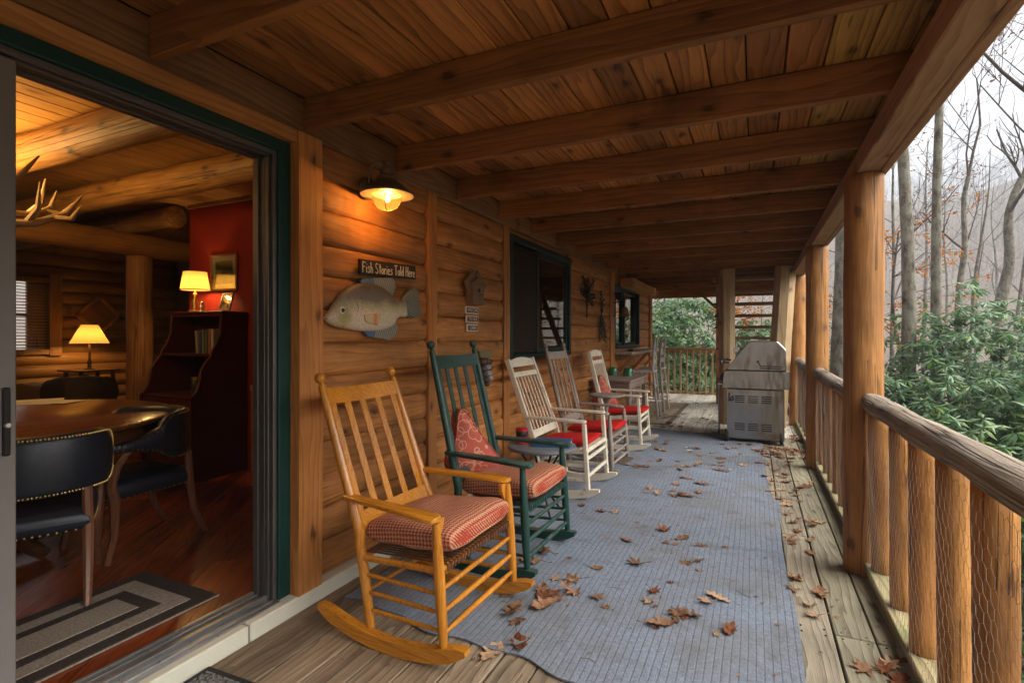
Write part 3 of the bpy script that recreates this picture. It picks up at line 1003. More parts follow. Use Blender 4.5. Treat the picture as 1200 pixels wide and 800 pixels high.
# ------------------------------------------------------------------ log railings with chicken wire
def railing(y0, y1, ys, label, wire=True, detail=True):
    t = thing('railing', label, 'railing', (0, 0, 0), 0, 'log railings between the posts')
    seed[0] += 1
    MB().log((.56, y0, .925), (.565, y1, .93), .052, 16, .05, seed[0], .16, tip=.03).build('top_rail', M['rail_wood'], t, sharp=80)
    MB().cbox(.53, .685, y0 + .01, y1 - .01, .042, .08, .004).build('bottom_rail', M['sill_wood'], t)
    for y in ys:
        seed[0] += 1
        MB().log((.592 + rnd.uniform(-.006, .006), y, .079), (.585, y + rnd.uniform(-.01, .01), .895), .046 + rnd.uniform(-.004, .005), 12, .09, seed[0], .07, tip=.006).build('baluster', M['post_wood'], t, sharp=70)
    if wire:
        w = MB()
        a = .052
        rows = int(.83 / (a * .75))
        cols = int((y1 - y0) / (a * .866))
        def P(r_, c_):
            y = y0 + .02 + c_ * a * .866 / 2
            z = .075 + r_
            q = noise.noise_vector(Vector((y * 5, z * 5, y0)))
            return Vector((.527 + q.x * .012, y + q.y * .016, z + q.z * .016))
        for r_ in range(rows + 1):
            for c_ in range(cols):
                zz = r_ * a * .75
                cc = 2 * c_ + (r_ % 2)
                if zz > .80: continue
                p, q, s = P(zz, cc), P(zz + a * .25, cc + 1), P(zz + a * .25, cc - 1)
                w.tube([p, q], .00042, 3, False); w.tube([p, s], .00042, 3, False)
                if zz > a * .5: w.tube([p, P(zz - a * .5, cc)], .0006, 3, False)
        stuff(w.build('chicken_wire', M['wire'], t))
    return t
railing(.90, 3.36, [3.216, 2.826, 2.463, 2.146, 1.828, 1.50, 1.18], 'near log railing with grey weathered top rail and chicken wire, running past the viewer')
railing(3.43, 5.80, [3.70 + .33 * i for i in range(7)], 'log railing with chicken wire between the nearest post and the post before the grill')
railing(5.93, 8.48, [6.2 + .34 * i for i in range(7)], 'log railing with chicken wire beside the stainless grill')
railing(8.64, 11.12, [8.9 + .34 * i for i in range(7)], 'farthest log railing, behind the grill up to the corner post', wire=False)

# picket railing across the far end
far = thing('picket_railing', 'light wooden picket railing across the far end of the deck', 'railing', (0, 12.05, 0))
MB().cbox(-2.6, -.66, -.04, .10, 1.0, 1.035, .005).build('top_rail', M['crossrail_wood'], far)
MB().cbox(-2.6, -.662, -.021, .019, .905, .9985, .005).build('fascia_rail', M['crossrail_wood'], far)
MB().cbox(-2.6, -.663, -.0205, .018, .03, .07, .004).build('bottom_rail', M['crossrail_wood'], far)
x = -2.55
while x < -.70:
    MB().cbox(x, x + .036, -.06, -.0225, .02, .985, .003).build('picket', M['picket_wood'], far)
    x += .132

# ------------------------------------------------------------------ stair going up under the far end of the roof
st = thing('open_stair', 'wooden open riser stair seen between two tan posts behind the grill', 'stair', (-.05, 10.9, 0))
n = 13
RISE, RUN = .182, .187
for i in range(1, n):
    z = i * RISE
    y = 10.98 - (i - 1) * RUN - 10.9
    MB().cbox(-.55, .53, y - .25, y, z - .045, z, .004).build('tread', M['stair_wood'], st)
for sx in (-.46, .47):
    s = MB()
    poly = [(.12, -.0), (-.1, .0), (-(n - 1) * RUN - .12, (n - 1) * RISE - .12), (-(n - 1) * RUN - .12, (n - 1) * RISE + .10)]
    Mx = Matrix(((0, 0, 1, sx - .02), (1, 0, 0, 0), (0, 1, 0, 0), (0, 0, 0, 1)))
    s.prism(poly, 0, .04, Mx, 0)
    s.build('stringer', M['stringer_wood'], st, smooth=False)
def stair_post(x0, x1, y, w, zt, label):
    seed[0] += 1
    o = MB().log((0, 0, 0), (x1 - x0, 0, zt), w / 2 * 1.2, 8, .15, seed[0], .03, tip=.006).build('stair_post', M['stairpost_wood'], None, (x0, y, 0), sharp=28)
    return tag(o, label, 'post', 'tan square posts beside the stair')
stair_post(-.36, -.365, 8.3, .19, 2.263, 'tan squared post to the left of the grill lid')
stair_post(.27, .40, 8.3, .24, 2.263, 'tan squared post leaning to the right above the grill lid')
br = MB().bar((-1.10, 10.64, 2.26), (-.66, 10.64, 1.82), .05, .09, (0, 1, 0)).build('diagonal_brace', M['stringer_wood'], None)
tag(br, 'dark diagonal brace under the far end of the porch roof', 'brace')
fp = MB().cbox(-.66, -.575, 10.6, 10.69, 0, 2.26, .005).build('end_post', M['stringer_wood'], None)
tag(fp, 'dark red brown square post at the foot of the open stair', 'post')
# ------------------------------------------------------------------ rocking chairs
def arc_rocker(y, xt, xb, mat, parent, flat=False):
    Rr, x0, h, w = .95, .02, .055, .042
    pts_lo, pts_hi = [], []
    n = 20
    for i in range(n + 1):
        x = xb + (xt - xb) * i / n
        z = (x - x0) ** 2 / (2 * Rr)
        e = .35 if i in (0, n) else (.8 if i in (1, n - 1) else 1)
        pts_lo.append((x, z + h * .5 * (1 - e)))
        pts_hi.append((x, z + h * (1 - .5 * (1 - e))))
    poly = pts_lo + pts_hi[::-1]
    Mx = Matrix(((1, 0, 0, 0), (0, 0, -1, y + w / 2), (0, 1, 0, 0), (0, 0, 0, 1)))
    MB().prism(poly, 0, w, Mx, 0).build('rocker', mat, parent, sharp=35)

def rock_z(x): return (x - .02) ** 2 / 1.9 + .05

def rocking_chair(label, loc, rot, P, style, mat, mflat, seatmat):
    t = thing('rocking_chair', label, 'rocking chair', (*loc, 0), rot, 'rocking chairs in a row along the wall')
    wf, wb, az, ax, lx, tx, tz, xt, wr = (P[k] for k in ('wf', 'wb', 'az', 'ax', 'lx', 'tx', 'tz', 'xt', 'wr'))
    turned = style != 'mission'
    sf, sr = .375, .335                      # seat height front and rear
    bx = -.19
    for s in (-1, 1): arc_rocker(s * wr, xt, -.37, mflat, t)
    # front legs
    for s in (-1, 1):
        p0 = Vector((lx, s * wr, rock_z(lx) - .006))
        p1 = Vector((lx - .035, s * (wf - .02), az - .018))
        if turned:
            pts = [p0.lerp(p1, q) for q in (0, .05, .25, .5, .8, .95, 1)]
            MB().tube(pts, [.013, .017, .021, .0225, .020, .016, .014], 14).build('front_leg', mat, t)
        else:
            MB().bar(p0, p1, .038, .03, (1, 0, 0)).build('front_leg', mat, t)
    # back posts with a bend at the seat
    B = []
    for s in (-1, 1):
        b0 = Vector((-.11, s * (wb + .034), rock_z(-.11) - .006))
        b1 = Vector((bx, s * (wb + .012), .43))
        b2 = Vector((tx, s * wb, tz))
        B.append((b0, b1, b2))
        if turned:
            d = (b2 - b1).normalized()
            top = b2 - d * .035
            m = MB().tube([b0, b0.lerp(b1, .1), b0.lerp(b1, .5), b1 - Vector((0, 0, .04)), b1, b1.lerp(top, .08), b1.lerp(top, .5), b1.lerp(top, .92), top], [.015, .019, .022, .0225, .0225, .0225, .021, .0185, .017], 14)
            Mx = d.to_track_quat('Z', 'Y').to_matrix().to_4x4()
            Mx.translation = top
            m.lathe([(.017, -.002), (.011, .004), (.010, .011), (.016, .016), (.022, .024), (.0245, .035), (.022, .047), (.014, .056), (.004, .060)], 14, Mx)
            m.build('back_post', mat, t)
        else:
            m = MB().bar(b0, b1, .036, .036, (1, 0, 0))
            m.bar(b1 - Vector((0, 0, .001)), b2, .03, .042, (1, 0, 0))
            m.build('back_post', mat, t)
    def bp(q, s):
        b0, b1, b2 = B[0 if s < 0 else 1]
        return b1.lerp(b2, q)
    nrm = (B[0][2] - B[0][1]).normalized()
    fwd = Vector((0, 1, 0)).cross(nrm).normalized()       # towards the sitter
    if fwd.x < 0: fwd = -fwd
    # back rails
    def rail(name, q, h, bow=.02, arch=0, th=.02, inset=.012):
        a, b = bp(q, -1) + Vector((0, inset, 0)), bp(q, 1) - Vector((0, inset, 0))
        lo, hi, n = [], [], 10
        for i in range(n + 1):
            p = a.lerp(b, i / n) - fwd * bow * math.sin(PI * i / n)
            lo.append(p - nrm * h / 2)
            hi.append(p + nrm * (h / 2 + arch * math.sin(PI * i / n)))
        vs = [p + fwd * th / 2 for p in lo + hi] + [p - fwd * th / 2 for p in lo + hi]
        m_, fs = n + 1, []
        for i in range(n):
            fs += [(i, i + 1, m_ + i + 1, m_ + i), (2 * m_ + i + 1, 2 * m_ + i, 3 * m_ + i, 3 * m_ + i + 1)]
            fs += [(m_ + i, m_ + i + 1, 3 * m_ + i + 1, 3 * m_ + i), (i + 1, i, 2 * m_ + i, 2 * m_ + i + 1)]
        fs += [(0, m_, 3 * m_, 2 * m_), (n, 2 * m_ + n, 3 * m_ + n, m_ + n)]
        MB().add(vs, fs).build(name, mflat if mflat is not mat else mat, t, sharp=35)
    q_lo = .07
    if turned:
        rail('back_rail', .875, .075)
        rail('back_rail', q_lo, .075)
        qa, qb, ns, sw = .11, .835, P.get('ns', 5), P.get('sw', .036)
    else:
        rail('crest_rail', .935, .055, 0, .028)
        rail('back_rail', .80, .042, 0)
        rail('back_rail', q_lo, .06, 0)
        qa, qb, ns, sw = .10, .785, 8, .013
    for i in range(ns):
        u = (i + .5 + (.12 if turned else .2) * (2 * i / (ns - 1) - 1)) / ns if ns > 1 else .5
        bow = (.02 if turned else 0) * math.sin(PI * u)
        a = bp(qa, -1).lerp(bp(qa, 1), u) - fwd * bow
        b = bp(qb, -1).lerp(bp(qb, 1), u) - fwd * bow
        MB().bar(a, b, sw, .011, tuple(fwd), .003).build('slat', mat, t)
    # arms
    for s in (-1, 1):
        y0 = s * (wb + .018)
        y1 = s * (wf - .015)
        L0, L1 = bx - .075, ax
        zA, zB = az + .008, az
        if turned:
            prof = [(0, .020), (.25, .026), (.55, .032), (.80, .043), (.93, .045), (.985, .034), (1.0, .018)]
        else:
            prof = [(0, .020), (.3, .028), (.9, .030), (.98, .028), (1.0, .02)]
        top = []
        for q, w in prof: top.append((q, w))
        poly = [(q, w) for q, w in top] + [(q, -w) for q, w in top[::-1]]
        vs = []
        npts = len(poly)
        for k, (hh, ins) in enumerate(((-.011, .7), (-.006, 1), (.006, 1), (.011, .8))):
            for q, w in poly:
                x = L0 + (L1 - L0) * (q if ins == 1 else .5 + (q - .5) * (.985 if ins == .8 else .97))
                yy = y0 + (y1 - y0) * q + w * (ins if ins != .7 else .8)
                zz = zA + (zB - zA) * q + hh + (.012 * (q - .9) * -3 if q > .9 and turned else 0)
                vs.append((x, yy, zz))
        fs = []
        for k in range(3):
            for i in range(npts):
                i2 = (i + 1) % npts
                fs.append((k * npts + i2, k * npts + i, (k + 1) * npts + i, (k + 1) * npts + i2))
        fs.append(tuple(range(npts)))
        fs.append(tuple(range(3 * npts, 4 * npts))[::-1])
        MB().add(vs, fs).build('arm', mflat, t, sharp=40)
        if style == 'varnish':
            MB().prism([(0, 0), (.05, 0), (.045, -.03), (.02, -.075), (0, -.10)], -.009, .009, Matrix(((0, 0, 1, lx - .045), (s * -1, 0, 0, y1 - s * .014), (0, 1, 0, zB - .012), (0, 0, 0, 1)))).build('arm_bracket', mat, t, sharp=40)
    # rungs
    def rung(p0, p1, r, beads=False):
        p0, p1 = Vector(p0), Vector(p1)
        if not turned:
            MB().bar(p0, p1, .018, .026, (0, 0, 1)).build('rung', mat, t)
            return
        if beads:
            qs, rs = [], []
            prof = [(0, .007), (.1, .010), (.24, .0125), (.25, .0105), (.262, .0135), (.274, .0105), (.286, .0135), (.298, .0105), (.31, .0135), (.32, .012), (.5, .0125), (.68, .012), (.69, .0135), (.702, .0105), (.714, .0135), (.726, .0105), (.738, .0135), (.75, .0105), (.76, .0125), (.9, .010), (1, .007)]
            MB().tube([p0.lerp(p1, q) for q, _ in prof], [r_ * r / .0125 for _, r_ in prof], 12).build('rung', mat, t, sharp=60)
        else:
            MB().tube([p0.lerp(p1, q) for q in (0, .12, .5, .88, 1)], [r * .6, r * .9, r, r * .9, r * .6], 10).build('rung', mat, t)
    def leg(s, z):
        p0 = Vector((lx, s * wr, rock_z(lx))); p1 = Vector((lx - .035, s * (wf - .02), az - .018))
        return p0.lerp(p1, (z - p0.z) / (p1.z - p0.z))
    def post(s, z):
        b0, b1, b2 = B[0 if s < 0 else 1]
        return b0.lerp(b1, (z - b0.z) / (b1.z - b0.z))
    fz = (.135, .215, .30) if turned else (.19, .32)
    for k, z in enumerate(fz): rung(leg(-1, z), leg(1, z), .0125 if k < 2 else .011, turned and k < 2 and style == 'varnish')
    for s in (-1, 1):
        for z in ((.145, .215, .285) if turned else (.16, .27)): rung(leg(s, z), post(s, z - .015), .0095)
    rung(post(-1, .20), post(1, .20), .010)
    # seat: rails, then woven splint strips or wooden slats over them
    fr = MB()
    c = [leg(-1, sf), leg(1, sf), post(1, sr), post(-1, sr)]
    for i in range(4):
        fr.tube([c[i], c[(i + 1) % 4]], .013, 10)
    fr.build('seat_rail', mat, t)
    if turned:
        k = 22
        for i in range(k):
            u = (i + .5) / k
            a = c[0].lerp(c[1], .05 + .9 * u)
            b = c[3].lerp(c[2], .05 + .9 * u)
            m = MB()
            m.bar(a + Vector((.016, 0, .0135)), b + Vector((-.014, 0, .0135)), .0155, .003, (0, 0, 1), .001)
            m.bar(a + Vector((.0155, 0, .014)), a + Vector((.0155, 0, -.015)), .0155, .003, (1, 0, 0), .001)
            m.build('seat_splint', seatmat, t)
    else:
        for i in range(7):
            u = .04 + .94 * i / 6.4
            a = c[0].lerp(c[3], u) - Vector((0, .015, -.018))
            b = c[1].lerp(c[2], u) + Vector((0, .015, .018))
            MB().bar(a, b, .052, .014, (0, 0, 1), .003).build('seat_slat', mflat, t)
    return t, (sf, sr)

def PD(wf, wb, az, ax, lx, tx, tz, xt, wr, **k): return dict(wf=wf, wb=wb, az=az, ax=ax, lx=lx, tx=tx, tz=tz, xt=xt, wr=wr, **k)

rocking_chair('glossy orange varnished rocking chair nearest to the viewer', (-1.346, 2.022), -.022, PD(.327, .248, .575, .245, .27, -.438, 1.09, .375, .306, sw=.040), 'varnish', M['orange_varnish'], M['orange_varnish_flat'], M['dark_wood'])
rocking_chair('dark green painted rocking chair, second from the viewer', (-1.313, 2.781), -.023, PD(.305, .241, .615, .285, .258, -.384, 1.23, .31, .300, sw=.034), 'green', M['green_paint'], M['green_paint'], M['green_paint'])
rocking_chair('cream white rocking chair with thin spindles between the round grey table and the brown rocker', (-1.442, 4.217), 0, PD(.299, .261, .612, .25, .27, -.439, 1.085, .36, .283), 'mission', M['white_paint'], M['white_paint'], M['white_paint'])
rocking_chair('weathered grey brown rocking chair between the two white rockers', (-1.425, 4.908), -.014, PD(.286, .246, .585, .24, .278, -.386, 1.19, .34, .297, ns=5, sw=.026), 'brown', M['weathered_wood'], M['weathered_wood'], M['weathered_wood'])
rocking_chair('cream white rocking chair farthest along the row, in front of the square table', (-1.397, 6.15), .025, PD(.292, .252, .612, .255, .248, -.361, 1.11, .35, .29), 'mission', M['white_paint'], M['white_paint'], M['white_paint'])

# ------------------------------------------------------------------ cushions and pillows
def cushion_bm(w, d, h, taper=.9, tufts=True, sd=0):
    """x along depth d, y across w; puffed edges, quilted top."""
    n = 22
    m = MB()
    def shape(u, v, top):
        e = (1 - abs(u) ** 7) * (1 - abs(v) ** 7)
        hh = h / 2 * max(0, e) ** .30
        q = noise.noise(Vector((u * 1.7 + sd, v * 1.7, top * 3.0))) * .16 + noise.noise(Vector((u * 4 + sd, v * 4, top * 3.0 + 5))) * .07
        hh *= 1 + q
        x = u * d / 2 * (1 - .03 * v * v)
        y = v * w / 2 * (1 - .03 * u * u) * (taper + (1 - taper) * (u + 1) / 2)
        return (x, y, h / 2 + (hh if top else -hh * .9))
    vs, fs = [], []
    for top in (1, 0):
        for i in range(n + 1):
            for j in range(n + 1):
                uu, vv = math.sin((i / n - .5) * PI), math.sin((j / n - .5) * PI)
                vs.append(shape(uu, vv, top))
    N = n + 1
    for i in range(n):
        for j in range(n):
            a = i * N + j
            fs.append((a, a + N, a + N + 1, a + 1))
            b = N * N + a
            fs.append((b, b + 1, b + N + 1, b + N))
    m.add(vs, fs)
    ring = []
    K = 56
    for k in range(K + 1):
        an = 2 * PI * k / K
        cu, su = math.cos(an), math.sin(an)
        p = 7.0
        s = (abs(cu) ** p + abs(su) ** p) ** (-1 / p)
        u, v = cu * s * .985, su * s * .985
        x = u * d / 2 * (1 - .03 * v * v)
        y = v * w / 2 * (1 - .03 * u * u) * (taper + (1 - taper) * (u + 1) / 2)
        ring.append((x, y))
    return m, ring
def cushion(name, label, loc, rot, w, d, h, mat, pitch, taper=.9, sd=0, cat='cushion', piping=True):
    m, ring = cushion_bm(w, d, h, taper, sd=sd)
    o = m.build(name, mat, None, loc, sharp=0)
    o.rotation_euler = (0, pitch, rot)
    tag(o, label, cat)
    if piping:
        for z in (h * .68, h * .30):
            p = MB().tube([(x * 1.012, y * 1.012, z) for x, y in ring], .0042, 6, False)
            p.build('piping', mat, o)
    return o
cushion('chair_cushion', 'red and cream checked cushion on the orange rocking chair', (-1.346 + .045, 2.022, .385), -.022, .535, .48, .118, M['check_cloth'], R(-4.5), .86, 1)
cushion('chair_cushion', 'red and cream checked cushion on the dark green rocking chair', (-1.313 + .045, 2.781, .385), -.023, .51, .48, .12, M['check_cloth'], R(-4.5), .86, 2)
cushion('chair_cushion', 'flat bright red pad on the near white rocking chair', (-1.442 + .03, 4.217, .392), 0, .47, .44, .05, M['red_cloth'], R(-4.5), .9, 3, piping=False)
cushion('chair_cushion', 'flat bright red pad on the grey brown rocking chair', (-1.425 + .055, 4.908, .392), -.014, .48, .48, .06, M['red_cloth'], R(-4.5), .9, 4, piping=False)
cushion('chair_cushion', 'flat bright red pad on the farthest white rocking chair', (-1.397 + .04, 6.15, .392), .025, .47, .46, .05, M['red_cloth'], R(-4.5), .9, 5, piping=False)

def wedge_pillow(label, A, B_, Cc, th, sd):
    """A triangular boxed pillow: face A-B-C, thickness behind it, seams along the face edges."""
    A, B_, Cc = Vector(A), Vector(B_), Vector(Cc)
    nrm = (B_ - A).cross(Cc - A).normalized()
    ctr = (A + B_ + Cc) / 3
    n = 9
    outline = []
    tri = [A, B_, Cc]
    for i in range(3):
        p, q, r_ = tri[i - 1], tri[i], tri[(i + 1) % 3]
        rad = .16
        a, b = q.lerp(p, rad), q.lerp(r_, rad)
        for k in range(4):
            s = k / 3
            outline.append(a.lerp(q, s).lerp(q.lerp(b, s), s))
        for k in range(1, n):
            s = k / n
            w = b.lerp(r_.lerp(q, rad), s)
            outline.append(w + (ctr - w).normalized() * .008 * math.sin(PI * s))
    K = len(outline)
    vs, fs = [], []
    levels = [(0.0, .030), (.35, .030), (.6, .024), (.82, .012), (.94, .004), (1.0, 0.0)]
    for side in (0, 1):
        for s, puff in levels:
            for p in outline:
                q = ctr.lerp(p, s) if s > 0 else ctr
                o_ = nrm * (puff + .006 * noise.noise(q * 9 + Vector((sd, 0, 0)))) if side == 0 else -nrm * (th + puff * .7)
                vs.append(q + o_ - ctr)
    L = len(levels)
    for side in (0, 1):
        for i in range(L - 1):
            for k in range(K):
                k2 = (k + 1) % K
                a = (side * L + i) * K
                q = (a + k, a + K + k, a + K + k2, a + k2)
                fs.append(q if side == 0 else q[::-1])
    a, b = (L - 1) * K, (2 * L - 1) * K
    for k in range(K):
        k2 = (k + 1) % K
        fs.append((a + k, b + k, b + k2, a + k2))
    o = MB().add(vs, fs).build('pillow', M['loop_cloth'], None, ctr, sharp=50)
    pm = MB().tube([p - ctr + nrm * .002 for p in outline] + [outline[0] - ctr + nrm * .002], .0045, 6, False)
    pm.build('piping', M['loop_cloth'], o)
    return tag(o, label, 'pillow')
wedge_pillow('triangular rust red pillow with looped lines leaning on the dark green rocking chair', (-1.61, 2.60, .475), (-1.385, 2.90, .475), (-1.57, 2.665, .885), .11, 1)
wedge_pillow('triangular rust red pillow leaning on the farthest white rocking chair', (-1.68, 5.98, .44), (-1.47, 6.27, .44), (-1.65, 6.02, .86), .10, 2)

# ------------------------------------------------------------------ small tables and what stands on them
gt = thing('side_table', 'round grey table with crossed legs beside the dark green rocking chair', 'table', (-1.40, 3.53, 0))
MB().lathe([(.02, .462), (.225, .464), (.245, .470), (.25, .480), (.248, .492), (.235, .497), (.0001, .497)], 40).build('tabletop', M['grey_tabletop'], gt, sharp=35)
for an in (45, 135, 225, 315):
    a = R(an)
    MB().tube([(.17 * math.cos(a), .17 * math.sin(a), .465), (.03 * math.cos(a), .03 * math.sin(a), .25), (-.16 * math.cos(a), -.16 * math.sin(a), .0)], .008, 8).build('leg', M['black_metal'], gt)
MB().lathe([(.028, .235), (.034, .24), (.034, .26), (.028, .265)], 14).build('collar', M['black_metal'], gt)
jar = thing('lantern_jar', 'small red and black lantern on the round grey table', 'lantern', (-1.545, 3.50, .497))
MB().lathe([(.044, 0), (.048, .004), (.048, .05), (.044, .054)], 20).build('base', M['red_plastic'], jar, sharp=40)
MB().lathe([(.041, .0545), (.043, .06), (.043, .088), (.041, .092)], 20).build('body', M['black_plastic'], jar, sharp=40)
MB().lathe([(.044, .0925), (.048, .096), (.047, .108), (.036, .116), (.012, .119), (.0001, .119)], 20).build('lid', M['red_plastic'], jar, sharp=40)
MB().tube([(.05 * math.cos(R(a)), 0, .06 + .05 * math.sin(R(a)) ) for a in range(15, 170, 12)], .003, 6).build('handle', M['black_metal'], jar)
bk_ = thing('book', 'blue covered book lying on the round grey table', 'book', (-1.32, 3.55, .497), R(12))
MB().cbox(-.13, .13, -.095, .095, 0, .004, .001).build('cover', M['blue_cover'], bk_)
MB().cbox(-.13, .13, -.095, .095, .026, .031, .001).build('cover', M['blue_cover'], bk_)
MB().cbox(-.125, .125, -.085, .088, .0042, .0258, .001).build('pages', M['paper'], bk_)
MB().cbox(-.1302, .1302, -.0985, -.0905, .0005, .0305, .001).build('spine', M['blue_cover'], bk_)

bt = thing('side_table', 'small round brown pedestal table between the grey brown and the far white rocker', 'table', (-1.43, 5.47, 0))
MB().lathe([(.02, .635), (.15, .638), (.182, .645), (.188, .655), (.182, .665), (.0001, .667)], 30).build('tabletop', M['weathered_wood'], bt, sharp=35)
MB().lathe([(.035, .06), (.03, .12), (.018, .22), (.024, .34), (.018, .48), (.026, .58), (.05, .636)], 14).build('pedestal', M['weathered_wood'], bt)
for a in (30, 150, 270):
    q = R(a)
    MB().tube([(.02 * math.cos(q), .02 * math.sin(q), .12), (.12 * math.cos(q), .12 * math.sin(q), .07), (.20 * math.cos(q), .20 * math.sin(q), .012)], [.016, .014, .011], 8).build('foot', M['weathered_wood'], bt)

sq = thing('wooden_table', 'square grey brown wooden table carrying two green bowls', 'table', (-1.68, 7.2, 0))
for i in range(4): MB().cbox(-.268 + i * .134, -.136 + i * .134, -.60, .60, .695, .72, .004).build('top_board', M['table_wood'], sq)
ap = MB()
ap.cbox(-.225, .225, -.55, -.53, .60, .694, .002); ap.cbox(-.225, .225, .53, .55, .60, .694, .002)
ap.cbox(-.235, -.22, -.53, .53, .60, .694, .002); ap.cbox(.22, .235, -.53, .53, .60, .694, .002)
ap.build('apron', M['table_wood'], sq)
for sx in (-1, 1):
    for sy in (-1, 1):
        MB().tube([(sx * .215, sy * .53, 0), (sx * .215, sy * .53, .69)], [.026, .038], 4).build('leg', M['table_wood'], sq, sharp=20)
for (x, y, l) in ((-1.865, 7.5, 'green enamel bowl turned upside down on the square table, nearer the wall'), (-1.625, 7.42, 'green enamel bowl turned upside down on the square table, nearer the open side')):
    b = thing('bowl', l, 'bowl', (x, y, .72))
    MB().lathe([(.074, 0), (.077, .003), (.075, .01), (.068, .06), (.060, .10), (.054, .108), (.0001, .110)], 24).build('body', M['green_enamel'], b, sharp=50)
    MB().lathe([(.040, .1085), (.040, .116), (.034, .117), (.032, .111)], 20).build('foot_ring', M['green_enamel'], b)
    MB().tube([(.07, -.01, .05), (.098, -.018, .055), (.10, -.018, .03), (.075, -.012, .022)], .006, 7).build('handle', M['cream'], b)

# tall stools at the bar shelf
def stool(label, x, y, rz):
    t = thing('bar_stool', label, 'bar stool', (x, y, 0), rz, 'tall stools at the bar shelf')
    W = .40
    for s in (-1, 1):
        pts = [(.235, s * .20, 0), (.16, s * .165, .73), (.15, s * .16, .80), (.165, s * .158, 1.05), (.185, s * .16, 1.255)]
        MB().tube(pts, [.018, .021, .022, .021, .018], 12).build('back_post', M['grey_wood'], t)
        MB().tube([(-.215, s * .20, 0), (-.16, s * .155, .715)], [.017, .021], 12).build('front_leg', M['grey_wood'], t)
    MB().cbox(-.20, .19, -.20, .20, .716, .745, .01).build('seat', M['grey_wood'], t)
    for z, r in ((.22, .011), (.46, .011)):
        q = 1 - z / .73
        for s in (-1, 1): MB().tube([(-.16 - .055 * q, s * (.155 + .045 * q), z), (.16 + .075 * q, s * (.165 + .035 * q), z)], r, 8).build('rung', M['grey_wood'], t)
        MB().tube([(-.16 - .055 * q, -.155 - .045 * q, z + .05), (-.16 - .055 * q, .155 + .045 * q, z + .05)], r, 8).build('rung', M['grey_wood'], t)
        MB().tube([(.16 + .075 * q, -.165 - .035 * q, z + .04), (.16 + .075 * q, .165 + .035 * q, z + .04)], r, 8).build('rung', M['grey_wood'], t)
    for z in (.88, 1.0, 1.14):
        MB().bar((.158, -.155, z), (.158, .155, z), .016, .075, (0, 0, 1)).build('ladder_slat', M['grey_wood'], t)
stool('weathered grey bar stool nearer to the viewer, at the bar shelf', -1.585, 8.38, R(4))
stool('weathered grey bar stool closer to the picket railing', -1.60, 9.25, R(-3))

bar = thing('bar_shelf', 'weathered wooden bar shelf on brackets under the far window', 'shelf', (-1.97, 9.1, 0))
MB().cbox(.03, .30, -1.2, 1.75, 1.0, 1.045, .006).build('shelf_board', M['bar_wood'], bar)
MB().cbox(-.015, .029, -1.1, 1.72, .93, 1.03, .004).build('ledger', M['trim_wood'], bar)
for y in (-.85, .25, 1.35):
    MB().bar((.0, y, .70), (.26, y, .995), .05, .06, (0, 1, 0)).build('bracket', M['trim_wood'], bar)
tg = thing('tongs', 'dark long handled tool lying on the bar shelf', 'tool', (-1.80, 8.35, 1.045), R(20))
MB().bar((-.03, -.12, .008), (.03, .5, .008), .018, .012).build('handle', M['black_metal'], tg)
MB().cbox(-.06, .02, -.24, -.11, .001, .035, .01).build('head', M['black_metal'], tg)

# ------------------------------------------------------------------ stainless grill
gr = thing('barbecue_grill', 'stainless steel gas grill seen from its side, standing beside the rug near the far posts', 'grill', (0.005, 6.86, 0))
st_ = M['brushed_steel']
MB().cbox(-.305, .315, 0, .98, .05, .648, .008).build('cart', st_, gr)
def poly_yz(poly, y0, y1, name, mat, parent, ch=0, sharp=30):
    Mx = Matrix(((1, 0, 0, 0), (0, 0, 1, y0), (0, 1, 0, 0), (0, 0, 0, 1)))
    return MB().prism(poly[::-1], 0, y1 - y0, Mx, ch).build(name, mat, parent, sharp=sharp)
poly_yz([(-.36, .66), (.365, .66), (.365, .868), (-.30, .868), (-.335, .86), (-.345, .80)], -.055, 1.04, 'firebox', st_, gr, .006)
poly_yz([(-.30, .872), (-.30, .915), (-.255, .96), (-.11, 1.165), (-.075, 1.205), (-.02, 1.222), (.225, 1.222), (.255, 1.21), (.325, 1.13), (.335, 1.10), (.335, .872)], .03, .95, 'lid', st_, gr, .008)
# slots, seam and hinge gap on the lid's end
sl = MB()
sl.cbox(.06, .28, .0285, .031, .893, .906, .001); sl.cbox(.055, .29, .0285, .031, .918, .93, .001)
sl.bar((.035, .0295, .98), (.06, .0295, .925), .012, .003, (0, 1, 0), .001)
sl.cbox(.022, .045, .0284, .031, .965, .99, .004)
sl.build('hinge_slot', M['dark_void'], gr)
MB().tube([(.185, .028, .945), (.20, .024, .955)], .006, 8).build('bolt', M['steel_hardware'], gr)
for (x0, z0) in ((-.165, .485), (-.02, .485), (.125, .485), (-.165, .155), (-.02, .155), (.125, .155)):
    for k in range(4):
        MB().cbox(x0 - .055, x0 + .055, -.003, .002, z0 + k * .024, z0 + k * .024 + .011, .001).build('vent_slot', M['dark_void'], gr)
for x in (-.30, .288):
    w = MB().lathe([(.02, -.018), (.062, -.018), (.075, -.010), (.075, .010), (.062, .018), (.02, .018)], 20, Matrix.Translation((x - .005, .03, .078)) @ Matrix.Rotation(R(90), 4, 'Y')).build('wheel', M['rubber'], gr, sharp=40)
    MB().lathe([(.018, -.022), (.018, .022)], 12, Matrix.Translation((x - .005, .03, .078)) @ Matrix.Rotation(R(90), 4, 'Y')).build('hub', M['steel_hardware'], w)
for y in (.9,):
    for x in (-.27, .27): MB().cbox(x - .02, x + .02, y, y + .04, 0, .05, .004).build('foot', M['black_plastic'], gr)
MB().tube([(-.365, .05, 1.0 - .03), (-.375, .06, .965), (-.375, .9, .965), (-.33, .93, .965)], .016, 10).build('lid_handle', M['black_plastic'], gr)
